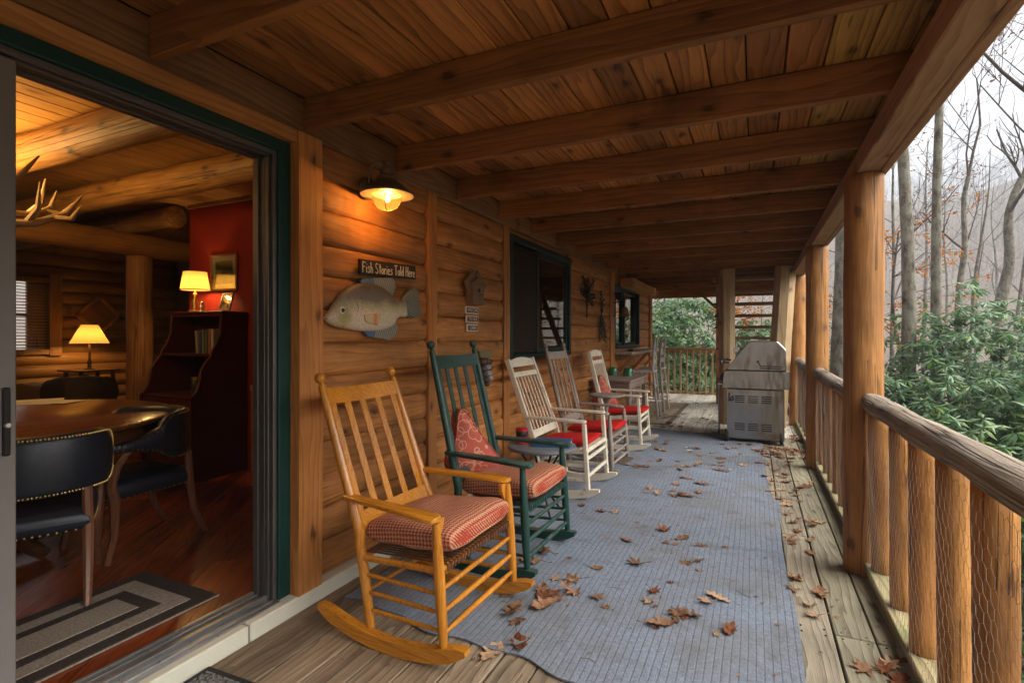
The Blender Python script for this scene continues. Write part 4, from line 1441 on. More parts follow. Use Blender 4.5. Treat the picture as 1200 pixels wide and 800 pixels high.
for y in (.09, .9): MB().bar((-.29, y, .955), (-.375, y, .965), .03, .02).build('handle_bracket', M['black_plastic'], gr)
for y in (.12, .40, .68): MB().lathe([(.032, 0), (.034, .02), (.028, .04), (.02, .042), (.0001, .042)], 14, Matrix.Translation((-.352, y, .765)) @ Matrix.Rotation(R(-90), 4, 'Y')).build('control_knob', M['black_plastic'], gr)
MB().cbox(-.20, -.15, .10, .80, 1.085, 1.13, .004, Matrix.Translation((-.035, 0, 0))).build('lid_gauge', M['steel_hardware'], gr)
MB().tube([(-.28, -.02, .60), (-.285, -.03, .54), (-.26, -.035, .50), (-.235, -.03, .52), (-.24, -.02, .56), (-.27, -.02, .53), (-.29, .0, .50)], .009, 8).build('gas_hose', M['black_plastic'], gr)
MB().cbox(-.307, -.29, -.004, 0.002, .06, .64, .001).build('corner_trim', st_, gr)
MB().cbox(-.20, .20, -.0055, -.0005, .618, .64, .001).build('seam_strip', st_, gr)
MB().tube([(-.42, .40, .0), (-.42, .40, .66)], .012, 8).build('shelf_leg', st_, gr)
MB().cbox(-.44, -.365, .38, .7, .655, .675, .003).build('front_shelf', st_, gr)
# ------------------------------------------------------------------ rugs and mats
def soft_rug(name, outline_fn, nx, ny, hfn, mat, th):
    vs, fs = [], []
    for i in range(nx + 1):
        for j in range(ny + 1):
            x, y = outline_fn(i / nx, j / ny)
            vs.append((x, y, hfn(x, y)))
    N = ny + 1
    for i in range(nx):
        for j in range(ny):
            a = i * N + j
            fs.append((a, a + N, a + N + 1, a + 1))
    # skirt
    rim = [i * N for i in range(nx + 1)] + [nx * N + j for j in range(1, ny + 1)] + [i * N + ny for i in range(nx - 1, -1, -1)] + [j for j in range(ny - 1, 0, -1)]
    base = len(vs)
    for q in rim:
        p = vs[q]
        vs.append((p[0], p[1], max(.0022, p[2] - th)))
    K = len(rim)
    for k in range(K): fs.append((rim[k], base + k, base + (k + 1) % K, rim[(k + 1) % K]))
    m = MB()
    m.add(vs, fs)
    return m.build(name, mat, None, sharp=60)
bumps = [(-.62, 5.05, .30, .16, .035), (-.72, 4.72, .35, .08, .012), (.0, 4.65, .3, .05, .014), (-.05, 3.35, .45, .05, .012), (-.5, 4.2, .5, .05, .010), (-.7, 3.9, .4, .06, .008), (-.15, 2.7, .35, .06, .008), (-.3, 6.0, .6, .05, .008), (-.9, 5.6, .25, .06, .012), (-.2, 5.3, .3, .06, .010)]
def rug_h(x, y):
    h = .010 + .0025 * noise.noise(Vector((x * 2.3, y * 1.5, 1))) + .002 * noise.noise(Vector((x * 6, y * 4, 3)))
    for bx, by, wx, wy, hh in bumps:
        h += 1.5 * hh * math.exp(-((x - bx - .15 * (y - by)) / wx) ** 2 - ((y - by - .25 * (x - bx)) / wy) ** 2)
    return h
def rug_xy(u, v):
    y0 = 1.97 - .19 * u + .02 * math.sin(u * 17) + .012 * math.sin(u * 41)
    y = y0 + (7.42 + .06 * math.sin(u * 9) - .12 * u - y0) * v
    x1 = .165 + .012 * math.sin(y * 3.1) + (-.055 if y > 4.55 else 0) - (.03 if y > 6 else 0)
    x0 = -1.80 + .02 * math.sin(y * 2.2) + (.05 * math.sin(v * 40) * .2)
    return x0 + (x1 - x0) * u, y
rug = soft_rug('outdoor_rug', rug_xy, 90, 230, rug_h, M['rug_weave'], .007)
tag(rug, 'long blue grey ribbed outdoor rug lying under the row of rocking chairs', 'rug')
jm = thing('jute_mat', 'tan woven mat with a dark olive border under the bar stools', 'mat', (-1.52, 9.1, .002))
MB().cbox(-.34, .335, -1.28, 1.25, 0, .008, .002).build('mat_weave', M['jute_weave'], jm)
mb_ = MB(); mb_.cbox(.336, .405, -1.30, 1.30, 0, .0085, .002); mb_.cbox(-.34, .3355, 1.2505, 1.30, 0, .0085, .002); mb_.cbox(-.34, .3355, -1.33, -1.2805, 0, .0085, .002)
mb_.build('mat_border', M['jute_border'], jm)
dm = thing('doormat', 'dark speckled doormat at the lower edge, in front of the open door', 'mat', (-1.70, .87, .0025), R(2))
MB().cbox(-.17, .27, -.45, .45, 0, .012, .004).build('mat_pile', M['black_mat'], dm)
MB().cbox(-.195, .295, -.475, .475, 0, .007, .003).build('mat_backing', M['rubber'], dm)

# ------------------------------------------------------------------ wall lamp
la = thing('wall_lamp', 'lit bronze barn lamp with a glass globe on the log wall', 'lamp', (-1.92, 2.27, 2.10))
MB().lathe([(.062, 0), (.062, .012), (.05, .028), (.02, .036), (.0001, .036)], 20, Matrix.Translation((-.012, 0, -.01)) @ Matrix.Rotation(R(90), 4, 'Y')).build('wall_plate', M['bronze_metal'], la, sharp=40)
LX, LY = .09, 0.0
MB().tube([(.015, -.012, -.01), (.03, -.03, .03), (.035, -.035, .085), (.06, -.025, .115), (LX + .01, -.006, .123), (LX + .035, 0, .118)], .0075, 10).build('arm', M['bronze_metal'], la)
SH = Matrix.Translation((LX + .035, LY, 0))
MB().lathe([(.142, -.062), (.144, -.057), (.095, -.012), (.060, .016), (.056, .036), (.040, .046), (.038, .078), (.026, .088), (.024, .115), (.012, .126), (.0001, .128)], 28, SH).build('lamp_shade', M['bronze_metal'], la, sharp=35)
MB().lathe([(.141, -.063), (.139, -.059), (.091, -.016), (.055, .002), (.0001, .004)], 28, SH).build('shade_lining', M['lamp_inside'], la, sharp=60)
MB().lathe([(.066, -.03), (.072, -.045), (.073, -.07), (.068, -.10), (.052, -.126), (.028, -.138), (.0001, -.142)], 24, SH).build('globe', M['globe_glass'], la)
cg = MB()
cg.tube([(LX + .035 + .076 * math.cos(a), LY + .076 * math.sin(a), -.046) for a in [2 * PI * k / 24 for k in range(25)]], .0035, 6, False)
for a0 in (R(-62), R(118), R(28), R(208)):
    prof = [(.075, -.046), (.076, -.07), (.071, -.102), (.054, -.129), (.03, -.142), (.001, -.146)]
    cg.tube([(LX + .035 + r * math.cos(a0), LY + r * math.sin(a0), z) for r, z in prof], .0022, 5, False)
cg.build('wire_guard', M['bronze_metal'], la)
MB().sphere((LX + .035, LY, -.075), .019, 12, 8, 1.35).build('bulb', M['bulb_glow'], la)
def lamp(name, loc, power, color, radius):
    d = bpy.data.lights.new(name, 'POINT')
    d.energy = power
    d.color = color
    d.shadow_soft_size = radius
    o = bpy.data.objects.new(name, d)
    C.objects.link(o)
    o.location = loc
    return o
lamp('wall_lamp_light', (-1.92 + LX + .035, 2.27 + LY, 2.10 - .085), 9.0, (1.0, .60, .24), .02)

# ------------------------------------------------------------------ fish and sign on the wall
FO = (2.37, 1.44)
def loc2(pts): return [(y - FO[0], z - FO[1]) for y, z in pts]
body = [(1.966, 1.367), (1.972, 1.380), (1.986, 1.394), (2.03, 1.449), (2.08, 1.507), (2.132, 1.542), (2.213, 1.567), (2.318, 1.574), (2.41, 1.556), (2.473, 1.523), (2.517, 1.502), (2.585, 1.499), (2.626, 1.5), (2.63, 1.45), (2.626, 1.401), (2.562, 1.395), (2.523, 1.377), (2.495, 1.345), (2.42, 1.32), (2.328, 1.31), (2.213, 1.308), (2.123, 1.319), (2.039, 1.33), (1.99, 1.35)]
dors = [(2.222, 1.56), (2.224, 1.578), (2.25, 1.597), (2.30, 1.603), (2.368, 1.612), (2.43, 1.620), (2.495, 1.625), (2.52, 1.60), (2.529, 1.576), (2.49, 1.51), (2.41, 1.535), (2.308, 1.553)]
anal = [(2.236, 1.311), (2.26, 1.294), (2.289, 1.276), (2.33, 1.274), (2.368, 1.269), (2.42, 1.266), (2.463, 1.258), (2.50, 1.275), (2.529, 1.296), (2.551, 1.332), (2.517, 1.37), (2.473, 1.352), (2.389, 1.33)]
tail = [(2.585, 1.50), (2.644, 1.55), (2.705, 1.584), (2.743, 1.576), (2.752, 1.53), (2.762, 1.492), (2.766, 1.45), (2.775, 1.41), (2.705, 1.396), (2.632, 1.401), (2.60, 1.411)]
pec = [(2.204, 1.396), (2.25, 1.404), (2.348, 1.408), (2.318, 1.341), (2.25, 1.35), (2.213, 1.361)]
fish = thing('wooden_fish', 'large painted wooden fish hanging on the log wall under the sign', 'wall ornament', (-1.95, FO[0], FO[1]))
def puffed(pts, d, name, mat, parent, x0=0, flat=False, rough=0):
    pts = loc2(pts)
    # densify with a smooth closed curve
    n = len(pts)
    dense = []
    for i in range(n):
        p0, p1, p2, p3 = (Vector(pts[(i + k) % n]) for k in (-1, 0, 1, 2))
        for s in (0, .34, .67):
            if flat: dense.append(p1.lerp(p2, s))
            else: dense.append(.5 * ((2 * p1) + (p2 - p0) * s + (2 * p0 - 5 * p1 + 4 * p2 - p3) * s * s + (3 * p1 - p0 - 3 * p2 + p3) * s ** 3))
    c = sum(dense, Vector((0, 0))) / len(dense)
    K = len(dense)
    vs, fs = [], []
    lev = [(1.0, 0), (1.0, .35), (.97, .6), (.88, .82), (.7, .95), (.4, 1.0)] if not flat else [(1.0, 0), (1.0, .8), (.97, 1.0), (.5, 1.05)]
    for s, h in lev:
        for p in dense:
            q = c.lerp(p, s)
            vs.append((x0 + d * h, q.x, q.y))
    vs.append((x0 + d * lev[-1][1], c.x, c.y))
    for i in range(len(lev) - 1):
        for k in range(K):
            k2 = (k + 1) % K
            fs.append((i * K + k2, i * K + k, (i + 1) * K + k, (i + 1) * K + k2))
    b = (len(lev) - 1) * K
    for k in range(K): fs.append((b + (k + 1) % K, b + k, len(vs) - 1))
    fs.append(tuple(range(K)))
    return MB().add(vs, fs).build(name, mat, parent, sharp=50)
puffed(dors, .014, 'dorsal_fin', M['fin_paint'], fish, .004, True)
puffed(anal, .014, 'belly_fin', M['fin_paint'], fish, .004, True)
puffed(tail, .014, 'tail_fin', M['tail_paint'], fish, .006, True)
puffed(body, .05, 'body', M['fish_skin'], fish)
puffed(pec, .012, 'side_fin', M['pectoral_paint'], fish, .046, True)
def fpt(y, z, x): return (x, y - FO[0], z - FO[1])
gl = MB()
gl.tube([fpt(2.185, 1.50, .046), fpt(2.198, 1.46, .0475), fpt(2.192, 1.42, .0475), fpt(2.168, 1.38, .046), fpt(2.12, 1.345, .041), fpt(2.07, 1.331, .03)], .003, 6)
gl.tube([fpt(2.155, 1.455, .0475), fpt(2.165, 1.43, .0475), fpt(2.15, 1.39, .0465), fpt(2.11, 1.355, .042), fpt(2.05, 1.336, .028)], .003, 6)
gl.tube([fpt(1.966, 1.367, .018), fpt(1.99, 1.372, .030), fpt(2.02, 1.366, .037)], .003, 6)
gl.build('gill_line', M['black_plastic'], fish)
e = MB().lathe([(.020, 0), (.019, .004), (.013, .007)], 16, Matrix.Translation(fpt(2.05, 1.413, .042)) @ Matrix.Rotation(R(90), 4, 'Y')).build('eye', M['letter_paint'], fish)
MB().sphere(fpt(2.051, 1.413, .047), .0115, 12, 8).build('pupil', M['black_plastic'], fish)

sg = thing('sign', 'small dark board reading Fish Stories Told Here above the fish', 'sign', (-1.945, 2.465, 1.668), 0)
MB().cbox(0, .018, -.255, .255, -.042, .042, .003).build('board', M['sign_board'], sg).rotation_euler = (R(2.5), 0, 0)
G = {  # pen strokes, x right, y up, unit height
 'F': (.55, [[(.1, 0), (.08, 1)], [(.08, 1), (.55, .95)], [(.09, .55), (.42, .55)]]),
 'i': (.22, [[(.1, 0), (.12, .55)], [(.12, .74), (.13, .80)]]),
 's': (.42, [[(.38, .52), (.2, .60), (.08, .47), (.3, .28), (.33, .1), (.18, 0), (.04, .08)]]),
 'h': (.46, [[(.08, 0), (.08, 1)], [(.08, .4), (.22, .56), (.36, .45), (.38, 0)]]),
 'S': (.6, [[(.52, .86), (.34, 1), (.1, .86), (.12, .62), (.42, .42), (.48, .16), (.26, 0), (.05, .14)]]),
 't': (.38, [[(.2, .02), (.18, .95)], [(.02, .66), (.38, .68)]]),
 'o': (.44, [[(.2, .0), (.05, .22), (.1, .5), (.26, .56), (.38, .35), (.34, .1), (.2, 0)]]),
 'r': (.36, [[(.08, 0), (.09, .56)], [(.09, .36), (.2, .54), (.34, .5)]]),
 'e': (.42, [[(.06, .30), (.36, .32), (.32, .52), (.18, .57), (.05, .36), (.1, .06), (.24, 0), (.38, .1)]]),
 'T': (.56, [[(.28, 0), (.28, .98)], [(.0, .95), (.56, 1)]]),
 'l': (.2, [[(.09, 0), (.1, 1)]]),
 'd': (.46, [[(.36, 0), (.37, 1)], [(.37, .42), (.22, .56), (.06, .3), (.16, 0), (.36, .14)]]),
 'H': (.58, [[(.08, 0), (.08, 1)], [(.48, 0), (.48, 1)], [(.08, .52), (.48, .54)]]),
 ' ': (.26, [])}
txt = 'Fish Stories Told Here'
tw = sum(G[c][0] + .05 for c in txt)
k = .485 / tw
lt = MB()
xx = -.242
hs_ = .059
for c in txt:
    for s_ in G[c][1]:
        lt.tube([(.0195, xx + px * k, -.030 + py * hs_ + (xx * .044)) for px, py in s_], .0028, 5)
    xx += (G[c][0] + .05) * k
lt.build('lettering', M['letter_paint'], sg)

# birdhouse with three plaques
bh = thing('birdhouse_sign', 'small birdhouse ornament with three hanging word plaques on the log wall', 'wall ornament', (-1.955, 3.47, 1.52))
MB().cbox(0, .07, -.085, .085, 0, .16, .004).build('house_body', M['birdhouse_wood'], bh)
MB().prism([(-.085, .1605), (.085, .1605), (.0, .205)], 0, .07, Matrix(((0, 0, 1, 0), (1, 0, 0, 0), (0, 1, 0, 0), (0, 0, 0, 1)))).build('gable', M['birdhouse_wood'], bh, smooth=False)
for s in (-1, 1): MB().bar((.04, s * .135, .115), (.04, -s * .004 , .222), .11, .014, (1, 0, 0)).build('roof_panel', M['birdhouse_wood'], bh).name
MB().lathe([(.016, 0), (.016, .003)], 12, Matrix.Translation((.07, 0, .105)) @ Matrix.Rotation(R(90), 4, 'Y')).build('entry_hole', M['dark_void'], bh)
MB().tube([(.07, 0, .07), (.11, 0, .07)], .005, 8).build('perch', M['birdhouse_wood'], bh)
for z, w, words in ((-.043, .205, 'WELCOME'), (-.110, .185, 'TO OUR'), (-.176, .165, 'CABIN')):
    p = MB().cbox(.002, .016, -w / 2, w / 2, z - .027, z + .027, .003).build('plaque', M['cream'], bh)
    MB().cbox(.0162, .0185, -w / 2 + .011, w / 2 - .011, z - .018, z + .018, .001).build('plaque_field', M['maroon'], p)
    cu = bpy.data.curves.new('lettering', 'FONT')
    cu.body = words
    cu.size = .034
    cu.align_x = 'CENTER'
    cu.align_y = 'CENTER'
    cu.extrude = .0006
    cu.materials.append(M['cream'])
    tmp = bpy.data.objects.new('lettering', cu)
    me = bpy.data.meshes.new_from_object(tmp)
    bpy.data.objects.remove(tmp)
    to = link(me, 'lettering', p, (.0193, 0, z), (R(90), 0, R(90)))
    s = (w - .03) / (len(words) * .0245)
    to.scale = (min(1.0, s), 1, 1)
# hanging pinecone and pebble ornament
ho = thing('hanging_ornament', 'olive plaque with dark pebbles hanging beside the green rocking chair back', 'wall ornament', (-1.945, 3.665, 1.02))
MB().prism([(-.115, .15), (.115, .135), (.09, .09), (-.09, .095)], 0, .022, Matrix(((0, 0, 1, 0), (1, 0, 0, 0), (0, 1, 0, 0), (0, 0, 0, 1))), .004).build('plaque', M['olive_paint'], ho, sharp=30)
MB().tube([(.01, -.05, .1), (.01, -.055, -.05), (.01, 0, -.11)], .003, 6).build('cord', M['black_metal'], ho)
for i, (y, z, r, m_) in enumerate(((-.06, .06, .035, 0), (0.0, .062, .032, 0), (.055, .055, .030, 0), (-.045, .008, .03, 0), (.02, .015, .034, 1), (.065, .005, .026, 0), (-.03, -.038, .032, 0), (.035, -.035, .033, 1), (.0, -.085, .034, 0), (.06, -.075, .03, 1), (.02, -.12, .026, 0))):
    MB().sphere((.018, y, z), r, 9, 6, .75).build('pebble', M['pebble_light' if m_ else 'pebble'], ho)

# two dark wire flowers and a bell bracket
def wire_flower(name, label, y, z, fn):
    t = thing(name, label, 'wall ornament', (-1.945, y, z), 0, 'dark metal ornaments by the far window')
    fn(t)
    return t
rw = random.Random(3)
def sprig(c, ax, L, w, n):
    m = MB()
    ax = Vector((0, *ax)).normalized()
    sd = Vector((0, -ax.z, ax.y))
    for i in range(n):
        u = i / n
        p = Vector((.012, *c)) + ax * L * u
        ww = w * math.sin(PI * (.12 + .85 * u)) ** .7
        for s in (-1, 1):
            q = p + sd * s * ww + ax * L * .12 + Vector((rw.uniform(-.01, .02), 0, 0))
            m.tube([p, p.lerp(q, .5) + ax * .012, q], .0035, 4)
            m.sphere(q, .008, 5, 4)
    m.tube([Vector((.012, *c)), Vector((.012, *c)) + ax * L], .005, 5)
    return m
def f1(t):
    MB().tube([(.012, 0, -.26), (.012, 0, .06)], .009, 7).build('stem', M['black_metal'], t)
    for a, L in (((-.75, 1), .30), ((-.2, 1), .22), ((.25, 1), .25), ((1, .75), .40), ((1, .1), .38), ((-1, .3), .26), ((.9, -.25), .30)):
        sprig((0, .0), a, L, .035, 11).build('petal', M['black_metal'], t)
wire_flower('wire_flower', 'dark wire flower with open petals on the log wall, higher of the two', 6.43, 1.78, f1)
def f2(t):
    MB().tube([(.012, -.12, -.27), (.012, .0, .05), (.012, -.02, .34)], .009, 7).build('stem', M['black_metal'], t)
    for c, a, L in (((0, .02), (-.1, 1), .32), ((0.02, -.02), (.9, -1.0), .36), ((-.02, -.02), (-.35, -1), .34), ((.03, 0), (.45, -1), .38), ((0, 0), (.05, -1), .3), ((0, .05), (.35, .9), .2)):
        sprig(c, a, L, .04, 12).build('petal', M['black_metal'], t)
wire_flower('wire_sprig', 'dark wire sprig hanging upside down, lower and closer to the far window', 7.13, 1.56, f2)
def f3(t):
    for yy in (0,):
        MB().tube([(0, 0, .16), (.10, 0, .17), (.16, 0, .12)], .008, 7).build('bracket', M['black_metal'], t)
        MB().tube([(0, 0, -.05), (.05, 0, .02), (.12, 0, .05), (.14, 0, .12)], .006, 6).build('scroll', M['black_metal'], t)
    MB().sphere((.09, 0, .23), .045, 10, 8, 1.1).build('rooster_body', M['black_metal'], t)
    MB().tube([(.10, 0, .25), (.13, 0, .30), (.14, 0, .335)], [.03, .02, .016], 8).build('rooster_neck', M['black_metal'], t)
    MB().tube([(.06, 0, .24), (.03, 0, .31), (.0, 0, .30)], [.03, .02, .008], 8).build('rooster_tail', M['black_metal'], t)
    MB().lathe([(.085, -.10), (.078, -.09), (.06, -.045), (.05, 0.01), (.03, .04), (.0001, .05)], 18, Matrix.Translation((.17, 0, .05))).build('bell', M['bronze_metal'], t)
    MB().sphere((.17, 0, -.06), .016, 8, 6).build('clapper', M['black_metal'], t)
wire_flower('dinner_bell', 'dark dinner bell on a bracket in front of the far window', 7.86, 1.63, f3)
# ------------------------------------------------------------------ the room behind the open door
FZ = .07
RX0, RX1, RY0, RY1 = -8.5, -2.165, -1.2, 11.1
def clip(poly, ax, lim, keep_less):
    out = []
    for i, p in enumerate(poly):
        q = poly[(i + 1) % len(poly)]
        a = (p[ax] <= lim) if keep_less else (p[ax] >= lim)
        b = (q[ax] <= lim) if keep_less else (q[ax] >= lim)
        if a: out.append(p)
        if a != b:
            t = (lim - p[ax]) / (q[ax] - p[ax])
            out.append((p[0] + (q[0] - p[0]) * t, p[1] + (q[1] - p[1]) * t))
    return out
fl = struct(MB().box(RX0 - .1, RX1 + .001, RY0, RY1, -.1, FZ - .02).build('interior_floor', M['dark_wood'], smooth=False))
ang = R(36)
du, dv = Vector((-math.sin(ang), math.cos(ang))), Vector((math.cos(ang), math.sin(ang)))
PW = .125
for i in range(-70, 30):
    s = rnd.uniform(-1, 0) - 8
    while s < 10:
        L = rnd.uniform(1.3, 2.6)
        base = Vector((-3.0, 1.5)) + dv * i * PW
        c = [base + du * s, base + dv * (PW - .002) + du * s, base + dv * (PW - .002) + du * (s + L - .002), base + du * (s + L - .002)]
        s += L
        c = [tuple(p) for p in c]
        for ax, lim, less in ((0, -2.135, True), (0, -6.2, False), (1, .1, False), (1, 3.29, True)):
            if c: c = clip(c, ax, lim, less)
        if len(c) < 3: continue
        area = abs(sum(c[k][0] * c[(k + 1) % len(c)][1] - c[(k + 1) % len(c)][0] * c[k][1] for k in range(len(c)))) / 2
        if area < .01: continue
        ctr = Vector((sum(p[0] for p in c) / len(c), sum(p[1] for p in c) / len(c)))
        pl = []
        for p in c:           # into the plank's own frame so that the grain runs along it
            d = Vector(p) - ctr
            pl.append((d.dot(dv), d.dot(du)))
        MB().prism(pl, -.018, rnd.uniform(-.0006, .0006), None, .0015).build('floor_board', M['interior_floor'], fl, (ctr.x, ctr.y, FZ), rot=(0, 0, ang))

ic = struct(MB().box(RX0, RX1, RY0, RY1, 2.575, 2.6).build('interior_ceiling', M['interior_ceiling'], smooth=False))
x = -8.45
while x < RX1:
    MB().cbox(x + .002, min(x + .136, RX1), RY0, 3.34, 2.552, 2.574, .004).build('ceiling_board', M['interior_ceiling'], ic)
    x += .138
for i, (y, xa, xb) in enumerate(((-.55, RX0, RX1), (.2, RX0, RX1), (.95, RX0, RX1), (1.70, RX0, RX1), (2.47, RX0, RX1), (3.2, RX0, -5.05))):
    MB().log((xa, y, 2.43), (xb, y, 2.43), .108, 14, .15, 300 + i, .07).build('ceiling_log', M['interior_joist'], ic, sharp=80)
MB().log((-5.66, RY0, 2.2), (-5.66, 5.0, 2.2), .115, 14, .15, 320, .05, sx=.9).build('crossbeam', M['interior_log'], ic, sharp=80)
ip = MB().log((0, 0, 0), (0, 0, 2.09 - FZ), .115, 16, .12, 321, .06).build('interior_post', M['interior_post'], None, (-5.66, 3.22, FZ), sharp=80)
tag(ip, 'round log post inside the room, between the floor lamp corner and the red wall', 'post')

rw_ = struct(MB().box(-5.0, RX1, 3.30, 3.38, FZ - .01, 2.56).build('red_wall', M['red_wall'], smooth=False))
MB().cbox(-5.0, RX1, 3.275, 3.2985, 2.515, 2.5505, .004).build('crown_trim', M['interior_joist'], rw_)
MB().cbox(-4.12, RX1, 3.27, 3.2985, .79, .84, .004).build('chair_rail', M['interior_post'], rw_)
x = -4.12
while x < RX1 - .1:
    MB().cbox(x + .002, x + .148, 3.282, 3.2985, FZ + .001, .789, .004).build('wainscot_board', M['interior_post'], rw_)
    x += .15
iw = struct(MB().box(-8.75, -8.6, RY0, 2.38, 0, 2.6).box(-8.75, -8.6, 3.72, RY1, 0, 2.6).box(-8.75, -8.6, 2.38, 3.72, 0, 1.1).box(-8.75, -8.6, 2.38, 3.72, 2.0, 2.6).build('interior_wall', M['dark_wood'], smooth=False))
MB().box(RX0 - .3, RX1, RY0 - .1, RY0, 0, 2.6).build('side_wall', M['dark_wood'], iw, smooth=False)
MB().box(RX0 - .3, RX1, RY1, RY1 + .1, 0, 2.6).build('side_wall', M['dark_wood'], iw, smooth=False)
MB().box(RX0 - .1, -5.0, 5.4, 5.5, 0, 2.6).build('side_wall', M['dark_wood'], iw, smooth=False)
n = 15
for i in range(n):
    z = FZ + (2.55 - FZ) * (i + .5) / n
    for a, b in ((RY0, 5.4),) if z < 1.03 or z > 2.07 else ((RY0, 2.3), (3.84, 5.4)):
        MB().log((-8.6, a, z), (-8.6, b, z), .098, 12, .3, 400 + i * 2 + (a > 0), .06, sx=.9).build('log', M['interior_log'], iw, sharp=80)
wf_ = MB()
wf_.cbox(-8.62, -8.47, 2.28, 2.40, 1.06, 2.06, .004); wf_.cbox(-8.62, -8.47, 3.70, 3.84, 1.02, 2.1, .004)
wf_.cbox(-8.62, -8.475, 2.40, 3.70, 1.04, 1.11, .004); wf_.cbox(-8.62, -8.475, 2.40, 3.70, 1.99, 2.05, .004)
wf_ = wf_.build('window', M['interior_post'], iw)
MB().cbox(-8.615, -8.575, 2.41, 3.69, 1.54, 1.58, .003).build('mullion', M['interior_post'], wf_)
MB().cbox(-8.61, -8.56, 3.50, 3.699, 1.112, 1.988, .003).build('mullion', M['interior_post'], wf_)
me = MB().cbox(-.012, .012, 2.405, 3.695, -.0015, .0015, .0005).mesh('blind_slat', M['blind_slat'])
for i in range(22): link(me, 'blind_slat', wf_, (-8.52, 0, 1.13 + i * .0395), (0, R(28), 0))

# dining table, chairs
tb = thing('dining_table', 'large round dark wood dining table inside the open door', 'table', (-4.05, 1.31, FZ))
MB().lathe([(.60, .66), (.98, .675), (.985, .695), (1.03, .70), (1.05, .712), (1.05, .728), (1.035, .738), (.0001, .738)], 72).build('tabletop', M['table_top_wood'], tb, sharp=35)
MB().lathe([(.93, .60), (.95, .60), (.95, .674), (.93, .674)], 60).build('apron', M['table_top_wood'], tb, sharp=35)
MB().lathe([(.16, .05), (.20, .10), (.12, .20), (.10, .35), (.16, .48), (.13, .58), (.3, .66)], 24).build('pedestal', M['dark_wood'], tb)
for a in (20, 110, 200, 290):
    q = R(a)
    MB().tube([(.1 * math.cos(q), .1 * math.sin(q), .18), (.35 * math.cos(q), .35 * math.sin(q), .12), (.58 * math.cos(q), .58 * math.sin(q), .03)], [.06, .05, .035], 8).build('foot', M['dark_wood'], tb)
pp = thing('papers', 'open papers lying on the round dining table', 'papers', (-4.62, 1.93, FZ + .7385), R(35))
for i, (x, y, r_) in enumerate(((0, 0, 5), (.12, .04, -14), (-.05, .12, 28))): MB().cbox(-.14, .14, -.10, .10, 0, .0012, .0003).build('paper', M['paper'], pp, (x, y, .002 * i + .0005), rot=(0, 0, R(r_)))

def club_chair(label, loc, rot):
    t = thing('dining_chair', label, 'chair', (*loc, FZ), rot, 'black leather chairs at the dining table')
    le, wd = M['leather'], M['orange_varnish'] if False else M['dark_wood_light']
    m, ring = cushion_bm(.50, .48, .12, .92, sd=9)
    so = m.build('seat', le, t, (0.01, 0, .31), sharp=0)
    # barrel back and arms: one padded band on a curve
    def band(u):                     # u from -1 (right arm tip) to 1 (left arm tip)
        a = u * R(118)
        x = -.24 * math.cos(a) * (1.0 if abs(u) < .6 else 1.0) + (0.02 if abs(u) > .6 else 0)
        y = .275 * math.sin(a) if abs(a) < R(90) else .275 * math.copysign(1, u)
        if abs(a) > R(90): x = .0 + .26 * (abs(a) - R(90)) / R(28)
        f = max(0.0, min(1.0, (abs(u) - .56) / .40))
        f = f * f * (3 - 2 * f)
        top = .775 - .135 * f
        bot = .50 + .09 * f
        return x, y, bot, top
    n = 44
    vs, fs, K = [], [], 12
    nail = MB()
    for i in range(n + 1):
        u = -1 + 2 * i / n
        x, y, b, tp = band(u)
        nx, ny = (x / .24, y / .275)
        L = math.hypot(nx, ny) or 1
        nx, ny = nx / L, ny / L
        if abs(u * 118) > 90: nx, ny = 0, math.copysign(1, u)
        th = .030 if 0 < i < n else .012
        zc, hz = (b + tp) / 2, (tp - b) / 2
        for k in range(K):
            a = 2 * PI * k / K
            ca, sa = math.cos(a), math.sin(a)
            ex = math.copysign(abs(ca) ** .7, ca)
            ez = math.copysign(abs(sa) ** .45, sa)
            vs.append((x + nx * th * ex, y + ny * th * ex, zc + hz * ez))
        if i % 1 == 0 and 0 < i < n:
            for q in range(2):
                uu = u + q / n
                x, y, b, tp = band(uu)
                for zz in (b + .014, tp - .014): nail.sphere((x + nx * .0275, y + ny * .0275, zz), .0055, 5, 4)
    for i in range(n):
        for k in range(K):
            k2 = (k + 1) % K
            fs.append((i * K + k2, i * K + k, (i + 1) * K + k, (i + 1) * K + k2))
    fs.append(tuple(range(K)))
    fs.append(tuple(range(n * K, n * K + K))[::-1])
    MB().add(vs, fs).build('backrest', le, t, sharp=60)
    for px, py in ring[::1]:
        nail.sphere((px * .985 + .01, py * 1.0, .335), .0055, 5, 4)
    stuff(nail.build('nailhead', M['brass'], t))
    for s in (-1, 1):
        MB().tube([(.25, s * .235, 0), (.215, s * .235, .14), (.215, s * .24, .32), (.24, s * .255, .43), (.22, s * .27, .52), (.16, s * .272, .60)], [.016, .020, .026, .026, .022, .018], 8).build('front_leg', wd, t)
        MB().tube([(-.30, s * .215, 0), (-.225, s * .215, .15), (-.20, s * .215, .32), (-.19, s * .21, .52)], [.015, .020, .024, .020], 8).build('back_leg', wd, t)
    return t
wood('dark_wood_light', (.10, .035, .016), (.26, .105, .05), 'Z', 1.2, .35, 0, .1, .8, var=.05, spec=.5)
club_chair('black leather chair with brass nailheads, its back turned to the open door', (-3.06, 1.265), R(152))
club_chair('black leather chair seen from its side, between the round table and the red cabinet', (-3.33, 1.86), R(-92))

